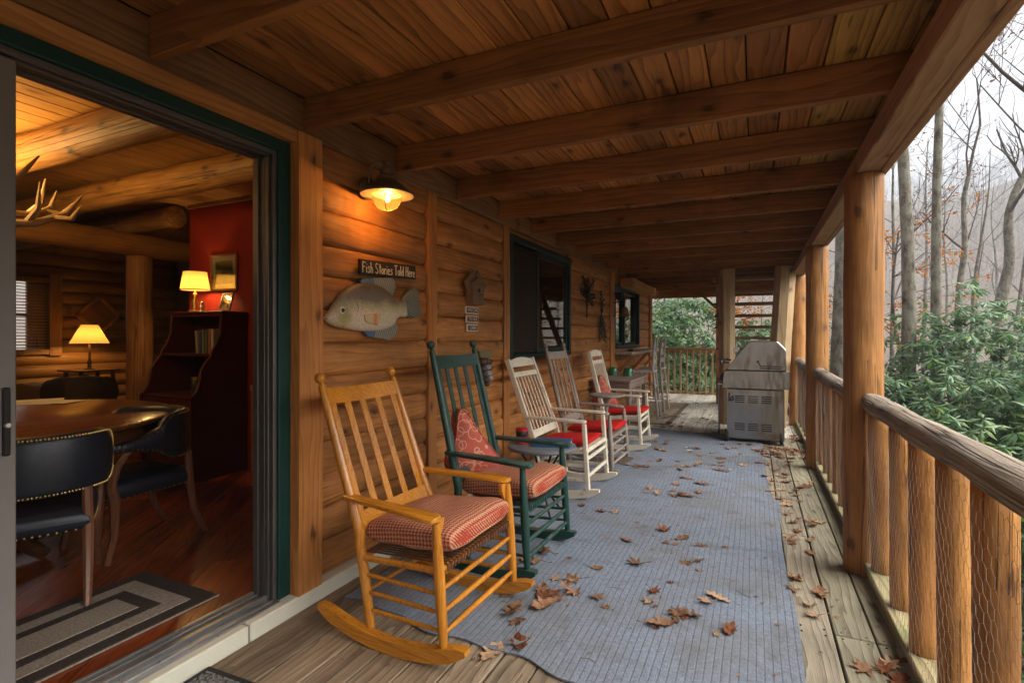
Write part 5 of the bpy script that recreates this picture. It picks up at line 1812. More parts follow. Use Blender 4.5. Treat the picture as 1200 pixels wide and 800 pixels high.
# striped rug just inside the door
ir = thing('door_rug', 'brown and beige bordered rug on the wooden floor just inside the door', 'rug', (-2.55, .70, FZ + .001))
for i, (x0, x1, y1, m_) in enumerate(((-.28, .28, .935, 'mat_dark'), (-.215, .215, .85, 'mat_light'), (-.14, .14, .765, 'mat_dark'), (-.085, .085, .70, 'mat_light'))):
    MB().cbox(x0, x1, -1.0 - x0 * .3, y1, 0, .010 + .0022 * i, .003).build(('rug_border', 'rug_stripe', 'rug_stripe', 'rug_field')[i], M[m_], ir)
MB().cbox(.2805, .286, -1.0, .935, .001, .007, .001).build('rug_binding', M['mat_light'], ir)

# red cabinet with shelves, and what stands on it
hc = thing('cabinet', 'dark red hutch with curved open shelves against the red wall', 'cabinet', (-4.53, 3.29, FZ))
prof = [(0, 0), (0, 1.41), (-.24, 1.41), (-.25, 1.34), (-.255, 1.24), (-.29, 1.15), (-.335, 1.08), (-.345, 1.04), (-.40, .98), (-.43, .92), (-.44, .84), (-.465, .76), (-.50, .715), (-.52, .71), (-.52, 0)]
for x in (-.35, .325):
    MB().prism(prof[::-1], 0, .025, Matrix(((0, 0, 1, x), (1, 0, 0, 0), (0, 1, 0, 0), (0, 0, 0, 1))), .002).build('side_panel', M['red_cabinet'], hc, sharp=30)
    ed = MB().tube([(x + .0125, y - .002, z) for y, z in prof[2:-1]], .006, 5)
    ed.build('edge_bead', M['dark_wood_light'], hc)
for z, d in ((1.398, .25), (1.05, .335), (.70, .50), (.08, .48)): MB().cbox(-.324, .324, -d, -.021, z - .012, z + .01, .002).build('shelf', M['red_cabinet'], hc)
MB().cbox(-.37, .37, -.262, .0, 1.4105, 1.43, .003).build('top_board', M['red_cabinet'], hc)
MB().box(-.3245, .3245, -.02, -.008, .02, 1.385).build('back_panel', M['red_cabinet'], hc, smooth=False)
for s in (0, 1): MB().cbox(-.322 + s * .323, -.002 + s * .323, -.505, -.485, .1, .68, .003).build('door', M['red_cabinet'], hc)
def book(x, w, h, mat, lean=0, lab=''):
    b = thing('book', lab, 'book', (x, 3.29 - .20, FZ + 1.0605), 0, 'books on the cabinet shelf')
    MB().cbox(-w / 2, w / 2, -.085, .07, 0, h, .002).build('cover', mat, b).rotation_euler = (0, lean, 0)
    MB().cbox(-w / 2 + .003, w / 2 - .003, -.078, .073, h - .002, h + .001, .0005).build('pages', M['paper'], b).rotation_euler = (0, lean, 0)
cols = {}
for nm, c in (('book_blue', (.05, .08, .14)), ('book_tan', (.32, .25, .16)), ('book_grey', (.16, .16, .15)), ('book_olive', (.10, .12, .07)), ('book_rose', (.28, .12, .09)), ('book_cream', (.40, .36, .28))): plain(nm, c, .6)
for i, (x, w, h, mt, ln, lab) in enumerate(((-4.455, .028, .20, 'book_tan', -5, 'tan book at the far end of the row on the red cabinet shelf'), (-4.415, .03, .19, 'book_blue', -3, 'dark blue book beside the tan one on the red cabinet shelf'), (-4.375, .026, .21, 'book_grey', -2, 'grey book in the middle of the row on the red cabinet shelf'), (-4.335, .032, .195, 'book_olive', 0, 'olive book on the red cabinet shelf'), (-4.292, .028, .215, 'book_rose', 0, 'rose brown book on the red cabinet shelf'), (-4.255, .03, .205, 'book_cream', 0, 'cream book nearest to the side panel of the red cabinet'))):
    book(x, w, h, M[mt], R(ln), lab)
def table_lamp(label, loc, zs, r0, r1, h, base_mat, power, col):
    t = thing('table_lamp', label, 'lamp', loc)
    MB().lathe([(.06, 0), (.062, .012), (.03, .02), (.018, .05), (.028, .09), (.016, .13), (.012, .16), (.02, zs * .8), (.009, zs * .9), (.007, zs + h * .5)], 18).build('stem', base_mat, t)
    s = MB().lathe([(r0, zs), (r1, zs + h)], 32, None, False).build('lamp_shade', M['lampshade_cloth'], t, sharp=0)
    rm = MB()
    for r_, z in ((r0, zs), (r1, zs + h)): rm.tube([(r_ * math.cos(a), r_ * math.sin(a), z) for a in [2 * PI * k / 32 for k in range(33)]], .004, 5, False)
    rm.build('shade_rim', M['dark_wood_light'], t)
    MB().sphere((0, 0, zs + h * .45), .028, 10, 8, 1.3).build('bulb', M['candle_glow'], t)
    lamp('table_lamp_light', (loc[0], loc[1], loc[2] + zs + h * .2), power, col, .03)
    return t
table_lamp('small lit lamp with a cream drum shade on top of the red cabinet', (-4.65, 3.12, FZ + 1.43), .205, .120, .095, .165, M['brass'], 1.7, (1.0, .60, .20))
fg = thing('figurine', 'small pale figurine beside the lamp on the red cabinet', 'figurine', (-4.52, 3.10, FZ + 1.43))
MB().lathe([(.022, 0), (.024, .01), (.012, .02), (.018, .045), (.010, .06), (.016, .075), (.010, .09), (.0001, .095)], 12).build('body', M['cream'], fg)
MB().tube([(-.03, 0, .055), (0, 0, .05), (.03, 0, .065)], .006, 6).build('arm', M['cream'], fg)
sb = thing('jar', 'dark jar with a yellow lid on the desk of the red cabinet', 'jar', (-4.36, 2.93, FZ + .7105))
MB().lathe([(.035, 0), (.038, .01), (.038, .10), (.028, .12)], 16).build('body', M['black_plastic'], sb)
MB().lathe([(.030, .1205), (.031, .125), (.031, .15), (.0001, .152)], 16).build('lid', M['brass'], sb)

def pic_mat():
    N = NT('landscape_print')
    co = N.obj()
    n1 = N.noise(co, 11, 5, .6)
    sp = N.n('SeparateXYZ')
    N.set(sp.inputs[0], co)
    z = N.math('ADD', N.math('MULTIPLY', sp.outputs[2], 2.6), N.math('MULTIPLY', n1, .5))
    col = N.ramp(z, [(0.0, (.10, .09, .04)), (.2, (.40, .37, .20)), (.32, (.06, .09, .03)), (.5, (.16, .19, .07)), (.7, (.5, .5, .42))])
    return N.end(N.bsdf(col, .3))
pic_mat()
def picture(label, loc, w, h, tilt, rz=0):
    t = thing('picture_frame', label, 'picture', loc, rz)
    fr = MB()
    k = .022
    fr.cbox(-w / 2, w / 2, -.018, 0, -h / 2, -h / 2 + k, .004); fr.cbox(-w / 2, w / 2, -.018, 0, h / 2 - k, h / 2, .004)
    fr.cbox(-w / 2, -w / 2 + k, -.0175, 0, -h / 2 + k, h / 2 - k, .004); fr.cbox(w / 2 - k, w / 2, -.0175, 0, -h / 2 + k, h / 2 - k, .004)
    f = fr.build('frame', M['dark_wood_light'], t)
    a = MB().box(-w / 2 + k, w / 2 - k, -.008, -.003, -h / 2 + k, h / 2 - k).build('passepartout', M['paper'], t, smooth=False)
    b = MB().box(-w * .32, w * .32, -.0095, -.0085, -h * .31, h * .31).build('print', M['landscape_print'], t, smooth=False)
    g = MB().box(-w / 2 + k, w / 2 - k, -.0135, -.0115, -h / 2 + k, h / 2 - k).build('pane', M['picture_glass'], t, smooth=False)
    t.rotation_euler = (tilt, 0, rz)
    return t
picture('framed landscape print hanging on the red wall', (-4.49, 3.297, 1.875), .37, .345, 0)
picture('small framed picture leaning on top of the red cabinet', (-4.31, 3.19, FZ + 1.43 + .088), .21, .17, R(-14), R(-12))

# the far corner: side table with lamp, armchair, sofa, hung frame
sd_ = thing('side_table', 'small dark side table under the lit lamp in the far corner of the room', 'table', (-8.05, 3.95, FZ))
MB().cbox(-.25, .25, -.25, .25, .745, .77, .006).build('tabletop', M['dark_wood'], sd_)
for sx in (-1, 1):
    for sy in (-1, 1): MB().tube([(sx * .22, sy * .22, 0), (sx * .18, sy * .18, .744)], [.02, .026], 6).build('leg', M['dark_wood'], sd_)
table_lamp('lit lamp with a wide cream shade against the log wall in the far corner', (-8.05, 3.95, FZ + .77), .345, .215, .09, .25, M['dark_wood'], 2.0, (1.0, .58, .18))
so = thing('sofa', 'tan sofa under the blinds in the far corner of the room', 'sofa', (-7.3, 2.42, FZ))
for nm, loc, w, d, h, px in (('seat_cushion', (.1, 0, .30), 1.25, .75, .22, 0), ('back_cushion', (-.35, 0, .88), 1.25, .55, .24, R(-72)), ('armrest', (.1, .62, .38), .26, .85, .30, 0), ('armrest', (.1, -.62, .38), .26, .85, .30, 0)):
    m, ring = cushion_bm(w, d, h, 1.0, sd=d)
    o = m.build(nm, M['sofa_cloth'], so, loc, sharp=0)
    o.rotation_euler = (0, px, 0)
MB().cbox(-.45, .45, -.62, .62, .06, .32, .03).build('base', M['sofa_cloth'], so)
ac = thing('armchair', 'dark brown rounded armchair in front of the tan sofa', 'chair', (-6.45, 3.08, FZ))
m, ring = cushion_bm(.50, .50, .32, 1.0, sd=3)
m.build('arm_roll', M['brown_cloth'], ac, (0, 0, .46), sharp=0)
MB().cbox(-.22, .22, -.22, .22, .05, .52, .04).build('base', M['brown_cloth'], ac)
hf = thing('hung_frame', 'wooden frame hung as a diamond on the inner log wall above the lamp', 'wall ornament', (-8.47, 4.28, 1.58))
for a in range(4):
    MB().cbox(-.015, .0, -.21, .21, .165, .21, .004, Matrix.Rotation(R(45 + 90 * a), 4, 'X')).build('frame_bar', M['interior_post'], hf)
MB().box(-.012, -.006, -.165, .165, -.165, .165).build('panel', M['dark_wood_light'], hf, smooth=False).rotation_euler = (R(45), 0, 0)

# antler chandelier over the table
ch = thing('antler_chandelier', 'antler chandelier with lit candles hanging over the round table', 'chandelier', (-4.15, 1.25, 2.01))
CK = .86
ra = random.Random(12)
for i in range(9):
    a = R(40 * i + 12)
    ca, sa = math.cos(a), math.sin(a)
    def P(r_, tz_, da=0):
        b = a + da
        return (r_ * CK * math.cos(b), r_ * CK * math.sin(b), tz_)
    lift = .0 if i % 2 else .10
    m = MB()
    beam_ = [P(.18, -.02 + lift, -.5), P(.36, -.09 + lift, -.3), P(.55, -.07 + lift, -.08), P(.70, .02 + lift, .08), P(.78, .15 + lift, .16)]
    m.tube(beam_, [.026, .028, .024, .017, .005], 8)
    for k, (r_, z, da, r2, z2, da2) in enumerate(((.36, -.08, -.3, .40, .13, -.42), (.52, -.06, -.1, .60, .17, -.16), (.64, -.02, .02, .80, .06, -.04), (.25, -.05, -.42, .20, .10, -.75))):
        m.tube([P(r_, z + lift, da), P((r_ + r2) / 2 + .02, (z + z2) / 2 - .04 + lift, (da + da2) / 2), P(r2, z2 + lift, da2)], [.020, .016, .004], 7)
    m.build('antler', M['antler'], ch)
for i in range(6):
    a = R(60 * i + 30)
    c = MB().lathe([(.03, 0), (.03, .01), (.016, .012), (.016, .10), (.0001, .102)], 10, Matrix.Translation((.36 * math.cos(a), .36 * math.sin(a), .01))).build('candle', M['candle_wax'], ch)
    MB().sphere((.36 * math.cos(a), .36 * math.sin(a), .135), .016, 8, 6, 1.7).build('flame_bulb', M['candle_glow'], c)
MB().tube([(0, 0, 0), (0, 0, .6)], .012, 8).build('chain', M['black_metal'], ch)
MB().sphere((0, 0, -.02), .07, 12, 8).build('hub', M['antler'], ch)
lamp('chandelier_light', (-4.15, 1.25, 2.17), 6.5, (1.0, .60, .20), .14)
# ------------------------------------------------------------------ fallen leaves on the deck
def leaf_mesh(kind, sd):
    r_ = random.Random(sd)
    pts = []
    if kind == 'maple':
        tips = [(0, 1.0), (50, .92), (100, .72), (148, .42), (180, .10), (212, .42), (260, .72), (310, .92)]
        for i, (a, r0) in enumerate(tips):
            a2, r2 = tips[(i + 1) % len(tips)]
            if a2 <= a: a2 += 360
            if r0 > .2:
                pts += [(a - 9, r0 * .74), (a - 4, r0 * .80), (a, r0 * r_.uniform(.9, 1.08)), (a + 4, r0 * .80), (a + 9, r0 * .72)]
            else: pts.append((a, r0))
            pts.append(((a + a2) / 2, min(r0, r2) * .48 if min(r0, r2) > .2 else .2))
        poly = [(math.cos(R(a)) * q * .5 + .05, math.sin(R(a)) * q * .5) for a, q in pts]
    else:
        L = 1.0
        up = []
        for i in range(17):
            u = i / 16
            w = .25 * math.sin(PI * min(1, .06 + u * .94)) ** .8 * (.75 + .45 * u if u < .7 else 1.06)
            lob = 1 + .42 * math.cos(u * PI * 7.5) * (.3 + .7 * math.sin(PI * u))
            up.append((u * L - .5, w * lob * r_.uniform(.9, 1.1)))
        poly = up + [(x, -y) for x, y in up[::-1]]
    k = r_.uniform(.1, 1.3)
    tw = r_.uniform(-.9, .9)
    def curl(x, y):
        z = k * .55 * (y * y) * 1.6 + k * .30 * (x * x) + tw * x * y * .6 + .09 * noise.noise(Vector((x * 4 + sd, y * 4, 0)))
        return z
    vs, fs = [], []
    n = len(poly)
    for s in (1.0, .62, .3):
        for x, y in poly: vs.append((x * s, y * s, curl(x * s, y * s)))
    vs.append((0, 0, curl(0, 0)))
    for r0 in (0, 1):
        for i in range(n):
            j = (i + 1) % n
            fs.append((r0 * n + i, r0 * n + j, (r0 + 1) * n + j, (r0 + 1) * n + i))
    for i in range(n): fs.append((2 * n + i, 2 * n + (i + 1) % n, 3 * n))
    m = MB().add(vs, fs)
    sx = -.5 if kind != 'maple' else -.02
    m.tube([(sx, 0, curl(sx, 0)), (sx - .22, .02 * tw, .05), (sx - .42, .08 * tw, .09)], .010, 3)
    zmin = min(v[2] for v in m.v)
    m.v = [(x, y, z - zmin) for x, y, z in m.v]
    return m
LM = []
for i in range(24):
    kind = 'maple' if i % 2 == 0 else 'oak'
    mats = [M['leaf_brown'], M['leaf_tan'], M['leaf_rust'], M['leaf_brown'], M['leaf_tan'], M['leaf_brown']]
    LM.append((leaf_mesh(kind, 50 + i).mesh('fallen_leaf', mats[(i // 2) % 6], True, 0), kind))
LP_ = leaf_mesh('maple', 99).mesh('fallen_leaf', M['leaf_pale'], True, 0)
def floor_h(x, y):
    if x < .165 and 1.97 < y < 7.4: return rug_h(x, y) + .001
    if -1.86 < x < -1.11 and 7.8 < y < 10.4: return .0115
    return .003
rl = random.Random(21)
def leaf(x, y, size, group, label, me=None, lift=0):
    me = me or rl.choice(LM)[0]
    s = size * rl.uniform(.85, 1.15)
    o = link(me, 'fallen_leaf', None, (x, y, floor_h(x, y) + lift), (rl.uniform(-.12, .12), rl.uniform(-.12, .12), rl.uniform(0, 6.28)), (s, s, s * rl.uniform(.7, 1.5)))
    return tag(o, label, 'leaf', group)
big = [(-.88, 1.97), (-.96, 1.88), (-1.01, 2.19), (-.97, 2.13), (-.89, 2.29), (-.88, 2.39), (-.92, 2.4), (-.96, 2.43), (-.84, 2.61), (-.8, 2.46), (-.7, 2.49), (-.58, 2.94), (-.37, 2.37), (-.19, 2.65), (-.16, 2.7), (-1.12, 2.85)]
mid = [(-1.16, 3.78), (-1.01, 3.7), (-.9, 3.72), (-.54, 3.5), (-.72, 3.25), (-.41, 3.43), (-.29, 3.33), (-.35, 3.08), (-.29, 3.1), (-.46, 2.65), (-.39, 2.79), (-.43, 2.51), (-.32, 2.46), (-.26, 2.49), (-1.14, 2.71), (-1.19, 2.69), (-.97, 2.85), (-.74, 3.6), (-1.17, 5.17), (-1.03, 5.13), (-.95, 5.12), (-.87, 5.46), (-.7, 5.14), (-.59, 5.27), (-.5, 5.5), (-.36, 5.51), (-.3, 5.5), (-.2, 5.33), (-.22, 5.23), (-.12, 5.6), (-.31, 5.83), (-.52, 4.84), (-.62, 4.64), (-.62, 4.35), (-.52, 4.4), (-.5, 4.34), (-.71, 4.33), (-.8, 4.31), (-.41, 4.74), (-1.08, 6.43), (-.94, 6.35), (-.93, 6.57), (-.99, 6.05), (-.92, 5.96), (-.69, 6.23), (-.65, 6.04), (-.55, 5.88), (-.59, 6.23), (-.47, 7.3), (-.27, 6.35), (-.19, 6.42), (-.06, 6.72), (.05, 5.78), (.1, 5.25), (.12, 4.72), (-.36, 6.6), (-.42, 6.05), (-.15, 6.1)]
small = {(-.74, 3.6), (-.97, 2.85), (-.43, 2.51), (-.62, 4.35), (-.36, 5.51), (-.39, 2.79)}
RG, RLB = 'dry leaves scattered on the blue rug', 'dry brown leaf lying on the blue grey rug'
for p in big: leaf(*p, .135, RG, RLB)
for i, p in enumerate(mid): leaf(*p, .05 if p in small else rl.uniform(.095, .13), RG, RLB, LP_ if i in (27, 44, 45) else None)
DG, DLB = 'dry leaves on the bare boards along the railing', 'dry brown leaf lying on the bare deck boards along the railing'
for p in [(.19, 4.61), (.23, 4.46), (.25, 3.92), (.22, 3.71), (.18, 3.0), (.19, 3.13), (.35, 4.11), (.41, 5.05), (.25, 5.15), (.12, 5.82), (.26, 5.16), (.41, 5.12), (.37, 5.03), (.45, 5.25), (.47, 2.45), (.44, 2.40), (.52, 2.51), (.40, 2.39), (.49, 2.36), (.20, 3.66), (.30, 4.75), (.36, 4.05), (.42, 4.12)]: leaf(*p, rl.uniform(.09, .14), DG, DLB)
PG = 'heap of dry leaves at the foot of the grill'
for i in range(58):
    a, q = rl.uniform(0, 6.28), rl.random() ** .6
    leaf(.30 + .30 * q * math.cos(a), 6.42 + .30 * q * math.sin(a), rl.uniform(.085, .125), PG, 'dry brown leaf in the heap at the foot of the grill', None, .035 * (1 - q) * rl.random())
for i in range(26):
    a, q = rl.uniform(0, 6.28), rl.random() ** .6
    leaf(.50 + .13 * q * math.cos(a), 7.35 + .35 * q * math.sin(a), rl.uniform(.085, .12), 'leaves gathered between the grill and the railing', 'dry brown leaf in the drift between the grill and the railing', None, .03 * (1 - q) * rl.random())
for i in range(9): leaf(rl.uniform(-.25, .25), rl.uniform(6.68, 6.83), .09, PG, 'dry brown leaf in the heap at the foot of the grill')
for i in range(44):
    leaf(rl.uniform(-1.55, -1.05), 7.5 + 1.5 * rl.random() ** 1.3, rl.uniform(.07, .10), 'leaves around the bar stools', 'dry leaf lying around the feet of the bar stools')
for i in range(26):
    leaf(rl.uniform(-1.05, -.4), rl.uniform(7.6, 10.9), rl.uniform(.07, .10), 'leaves on the bare far deck', 'dry leaf on the bare grey boards near the picket railing')
for i in range(26):          # drifts along the rug's open edge and among the chair legs
    a = rl.random()
    leaf(.19 + .14 * rl.random(), 2.7 + 4.0 * a, rl.uniform(.07, .12), DG, DLB)
for i in range(34):
    c = rl.choice(((-.9, 2.36, .16), (-.30, 2.42, .14), (-.45, 5.4, .25), (-.62, 4.4, .16), (-1.0, 6.3, .25), (-.25, 5.2, .2), (-.32, 3.1, .12), (-.85, 5.2, .25)))
    leaf(c[0] + rl.gauss(0, c[2]), c[1] + rl.gauss(0, c[2]), rl.uniform(.06, .11), RG, RLB)
cr = MB()
for i in range(420):
    x, y = rl.uniform(-1.7, .5), 1.3 + 9 * rl.random() ** 1.2
    z = floor_h(x, y) + .002
    a = rl.uniform(0, 6.28)
    s_ = rl.uniform(.004, .014)
    ca, sa = math.cos(a) * s_, math.sin(a) * s_
    cr.add([(x - ca, y - sa, z), (x + sa * .5, y - ca * .5, z + .002), (x + ca, y + sa, z + .001), (x - sa * .6, y + ca * .6, z + .003)], [(0, 1, 2, 3)])
for i in range(26):
    x, y = rl.uniform(-1.3, .45), 1.6 + 6 * rl.random()
    z = floor_h(x, y) + .004
    a, L = rl.uniform(0, 6.28), rl.uniform(.03, .10)
    cr.tube([(x, y, z), (x + math.cos(a) * L * .5, y + math.sin(a) * L * .5, z + .003), (x + math.cos(a + .3) * L, y + math.sin(a + .3) * L, z)], .0013, 3, False)
stuff(cr.build('leaf_crumbs', M['litter_leaf'], smooth=False))
ol = leaf(.62, 2.36, .13, None, 'orange leaf caught on the bottom rail among the near balusters', link and LM[4][0], .082)

# ------------------------------------------------------------------ ground, hill, bare wood
def ridge(phi):
    """How high (in metres at 300 m) the hill stands in direction phi, degrees from the porch's length."""
    return 66 + 15 * math.sin(R(phi * 2.0 - 25)) + 7 * noise.noise(Vector((phi * .09, 0, 0))) + 3 * noise.noise(Vector((phi * .4, 3, 0)))
def ground_h(x, y):
    d = math.hypot(x, y)
    h = -1.35
    h += .12 * noise.noise(Vector((x * .5, y * .5, 0))) + .3 * noise.noise(Vector((x * .09, y * .09, 2)))
    if d > 14:
        t = (d - 14) / 60
        h += -1.2 * min(1, t)
    if d > 60:
        phi = math.degrees(math.atan2(x, y))
        f = min(1.0, (d - 60) / 250)
        f = f * f * (3 - 2 * f)
        back = max(.35, min(1, (115 - abs(phi)) / 70))
        h += f * ridge(phi) * back + 3 * f * noise.noise(Vector((x * .02, y * .02, 5)))
    return h
vs, fs = [], []
rings = [0.0, 1.5, 3, 4.5, 6, 8, 10, 12, 14, 17, 20, 25, 30, 37, 45, 55, 70, 90, 115, 140, 165, 190, 215, 240, 265, 290, 310, 340, 400, 600, 1200]
NS = 180
vs.append((0, 0, ground_h(0, 0) - .1))
for d in rings[1:]:
    for k in range(NS):
        a = 2 * PI * k / NS
        x, y = d * math.sin(a), d * math.cos(a)
        h = ground_h(x, y) if d < 320 else ground_h(320 * math.sin(a), 320 * math.cos(a)) - (d - 320) * .08
        vs.append((x, y, h))
for k in range(NS): fs.append((0, 1 + (k + 1) % NS, 1 + k))
for r_ in range(len(rings) - 2):
    for k in range(NS):
        a, b = 1 + r_ * NS, 1 + (r_ + 1) * NS
        k2 = (k + 1) % NS
        fs.append((a + k, a + k2, b + k2, b + k))
struct(MB().add(vs, fs).build('ground', M['forest_floor'], sharp=0))

rt = random.Random(5)
def far_tree(m, x, y, z, H, dens):
    lean = Vector((rt.uniform(-.06, .06), rt.uniform(-.06, .06), 1))
    p0 = Vector((x, y, z - .3))
    def stick(a, b, r0):
        d = (b - a)
        s = d.cross(Vector((.3, .2, 1))).normalized() * r0
        t = d.cross(s).normalized() * r0
        m.add([a + s, a - s * .5 + t * .87, a - s * .5 - t * .87, b], [(0, 1, 3), (1, 2, 3), (2, 0, 3)])
    stick(p0, p0 + lean * H, H * .008)
    for i in range(dens):
        u = rt.uniform(.3, .95)
        a = p0 + lean * H * u
        an = rt.uniform(0, 6.28)
        L = H * (1 - u) * rt.uniform(.45, .8) + H * .06
        b = a + Vector((math.cos(an), math.sin(an), rt.uniform(.5, 1.3))).normalized() * L
        stick(a, b, H * .003)
        for j in range(3):
            c = a.lerp(b, rt.uniform(.3, .9))
            e = c + Vector((rt.uniform(-1, 1), rt.uniform(-1, 1), rt.uniform(.2, 1.2))).normalized() * L * .5
            stick(c, e, H * .0018)
wm = MB()
for i in range(1500):
    phi = rt.uniform(-24, 34)
    d = 62 + 258 * rt.random() ** .6
    x, y = d * math.sin(R(phi)), d * math.cos(R(phi))
    far_tree(wm, x, y, ground_h(x, y), rt.uniform(8, 17), 7 if d > 120 else 11)
stuff(wm.build('bare_woodland', M['far_twigs'], smooth=False))

# ------------------------------------------------------------------ trees one can tell apart
TH = R(24.894)
def at(u, zc):
    a = (u - 600) / 612
    return (a * math.cos(TH) - math.sin(TH)) * zc, (math.cos(TH) + a * math.sin(TH)) * zc
def branchy(m, p, d, L, r, depth, rr, up=.12, kids=(2, 3), leaves=None, thin=.004):
    n = 4
    pts, rad = [p.copy()], [r]
    for i in range(n):
        d = (d + Vector((rr.uniform(-.22, .22), rr.uniform(-.22, .22), rr.uniform(-.1, .16) + up * .3))).normalized()
        p = p + d * L / n
        pts.append(p.copy())
        rad.append(max(thin, r * (1 - .5 * (i + 1) / n)))
    m.tube(pts, rad, 6 if r > .03 else (4 if r > .012 else 3), False)
    if leaves is not None and depth <= 1:
        for q in pts[1:]:
            if rr.random() < leaves[1]: leaves[0].append(q.copy())
    if depth == 0: return
    for k in range(rr.randint(*kids)):
        i = rr.randint(1, n)
        a = rr.uniform(0, 6.28)
        side = d.orthogonal().normalized()
        side.rotate(Matrix.Rotation(a, 3, d))
        nd = (d * rr.uniform(.55, 1.0) + side * rr.uniform(.45, .9) + Vector((0, 0, up))).normalized()
        branchy(m, pts[i], nd, L * rr.uniform(.5, .78), max(thin, rad[i] * .62), depth - 1, rr, up, kids, leaves, thin)
def little_leaves(pts, size, rr, per=2):
    m = MB()
    for p in pts:
        for k in range(per):
            c = p + Vector((rr.uniform(-1, 1), rr.uniform(-1, 1), rr.uniform(-1, .4))) * size
            a = Vector((rr.uniform(-1, 1), rr.uniform(-1, 1), rr.uniform(-1, .3))).normalized()
            b = a.orthogonal().normalized()
            b.rotate(Matrix.Rotation(rr.uniform(0, 6.28), 3, a))
            s = size * rr.uniform(.7, 1.2)
            m.add([c, c + a * s * .5 + b * s * .32, c + a * s, c + a * s * .5 - b * s * .32], [(0, 1, 2, 3)])
    return m
def bare_tree(name, label, u, zc, H, r, lean, sd, mat='bark', fork=None, depth=4, leaves=None, group='bare trees beyond the railing', b_at=.45, nb=7, leafmat='rust_leaf'):
    x, y = at(u, zc)
    z0 = ground_h(x, y) - .1
    rr = random.Random(sd)
    t = thing(name, label, 'tree', (x, y, z0), 0, group)
    ln = Vector(lean)
    m = MB()
    pts, rad = [], []
    n = 14
    for i in range(n + 1):
        s = i / n
        w = Vector((noise.noise(Vector((s * 3, sd, 0))), noise.noise(Vector((s * 3, sd, 9))), 0)) * r * 1.6
        pts.append(Vector((0, 0, 0)) + ln * s * H + Vector((0, 0, s * H)) + w * s * 2)
        rad.append(r * (1.0 - (.55 if fork else .9) * s) * (1.25 if i == 0 else 1) * (1 + .06 * noise.noise(Vector((s * 20, sd, 4)))))
    m.tube(pts, rad, 12, False)
    m.build('trunk', M[mat], t, sharp=0)
    bm_ = MB()
    lv = [[], leaves] if leaves else None
    for k in range(nb):
        s = b_at + (1 - b_at) * (k + rr.random()) / nb
        i = min(n, int(s * n))
        a = rr.uniform(0, 6.28)
        d = Vector((math.cos(a), math.sin(a), rr.uniform(.5, 1.3))).normalized()
        branchy(bm_, pts[i], d, H * rr.uniform(.16, .26), rad[i] * rr.uniform(.35, .6), depth - 1, rr, .1, (2, 3), lv, .004 + zc * .00012)
    if fork:
        for fs_, d, L, r_ in fork:
            i = min(n, int(fs_ * n))
            branchy(bm_, pts[i], Vector(d).normalized(), L, r_, depth, rr, .18, (3, 4), lv, .004 + zc * .00012)
    bm_.build('branches', M['twig' if mat != 'bark_grey' else 'bark_grey'], t, sharp=0)
    if lv and lv[0]: stuff(little_leaves(lv[0], .07, rr).build('leaves', M[leafmat], t, smooth=False))
    return t
bare_tree('tree', 'lichen grey tree trunk just beyond the railing, nearer to the thick porch post', 1061, 8.2, 15, .115, (.0, .0, 0), 1, b_at=.6)
bare_tree('tree', 'slimmer lichen grey trunk just beyond the railing, to the right of its twin', 1098, 8.8, 15, .095, (.0, .005, 0), 2, b_at=.6)
bare_tree('tree', 'forked bare tree against the sky, right of the two straight trunks', 1117, 15, 7.4, .12, (.055, .03, 0), 3, 'bark', [(1.0, (.30, .25, 1), 3.0, .04), (1.0, (-.15, -.1, 1), 2.6, .03), (.72, (.5, .4, 1), 2.0, .025)], 2, .25, b_at=.7, nb=1)
bare_tree('tree', 'pale slender bare tree beside the forked one', 1128, 17, 9, .09, (.09, .04, 0), 4, 'bark', None, 2, b_at=.65, nb=3)
bare_tree('tree', 'stout grey tree leaning to the right at the edge of the view', 1156, 17, 8.0, .22, (.13, .06, 0), 5, 'bark', [(1.0, (.5, .2, 1), 2.2, .06), (1.0, (-.4, 0, 1), 1.8, .05)], 2, b_at=.75, nb=1)
bare_tree('tree', 'thin grey tree behind the stout leaning one', 1180, 21, 11, .10, (.10, .04, 0), 6, 'bark', None, 2, nb=4)
bare_tree('tree', 'pale bare tree seen between the two straight trunks', 1082, 26, 13, .14, (.02, .02, 0), 7, 'bark_grey', None, 4)
bare_tree('tree', 'broad furrowed trunk glimpsed between two porch posts', 982, 10.5, 14, .20, (.02, .0, 0), 8, 'bark', None, 3, b_at=.6)
bare_tree('tree', 'thin bare tree seen just right of the thick porch post', 1046, 14, 10, .07, (.0, .0, 0), 9, 'bark', None, 4, .25, b_at=.3, nb=9)
for i, (u, zc, H, r, ln) in enumerate(((1092, 38, 14, .16, (.02, .0, 0)), (1112, 33, 13, .14, (-.02, .02, 0)), (1140, 30, 12, .13, (.04, 0, 0)), (1168, 36, 14, .17, (.0, .03, 0)), (1194, 30, 13, .16, (.05, .02, 0)), (1213, 26, 12, .15, (-.04, 0, 0)), (1072, 44, 15, .17, (.0, 0, 0)))):
    bare_tree('tree', 'bare grey tree standing in the misty wood beyond the rhododendrons', u, zc, H, r, ln, 30 + i, 'bark_grey', None, 2, group='bare trees in the misty wood', b_at=.4, nb=6)
bare_tree('tree', 'bare leaning tree reaching over the railing from the right', 1265, 9, 8, .16, (-.02, .02, 0), 60, 'bark', [(.75, (-.35, .3, .8), 2.2, .022)], 3, .35, b_at=.8, nb=1)

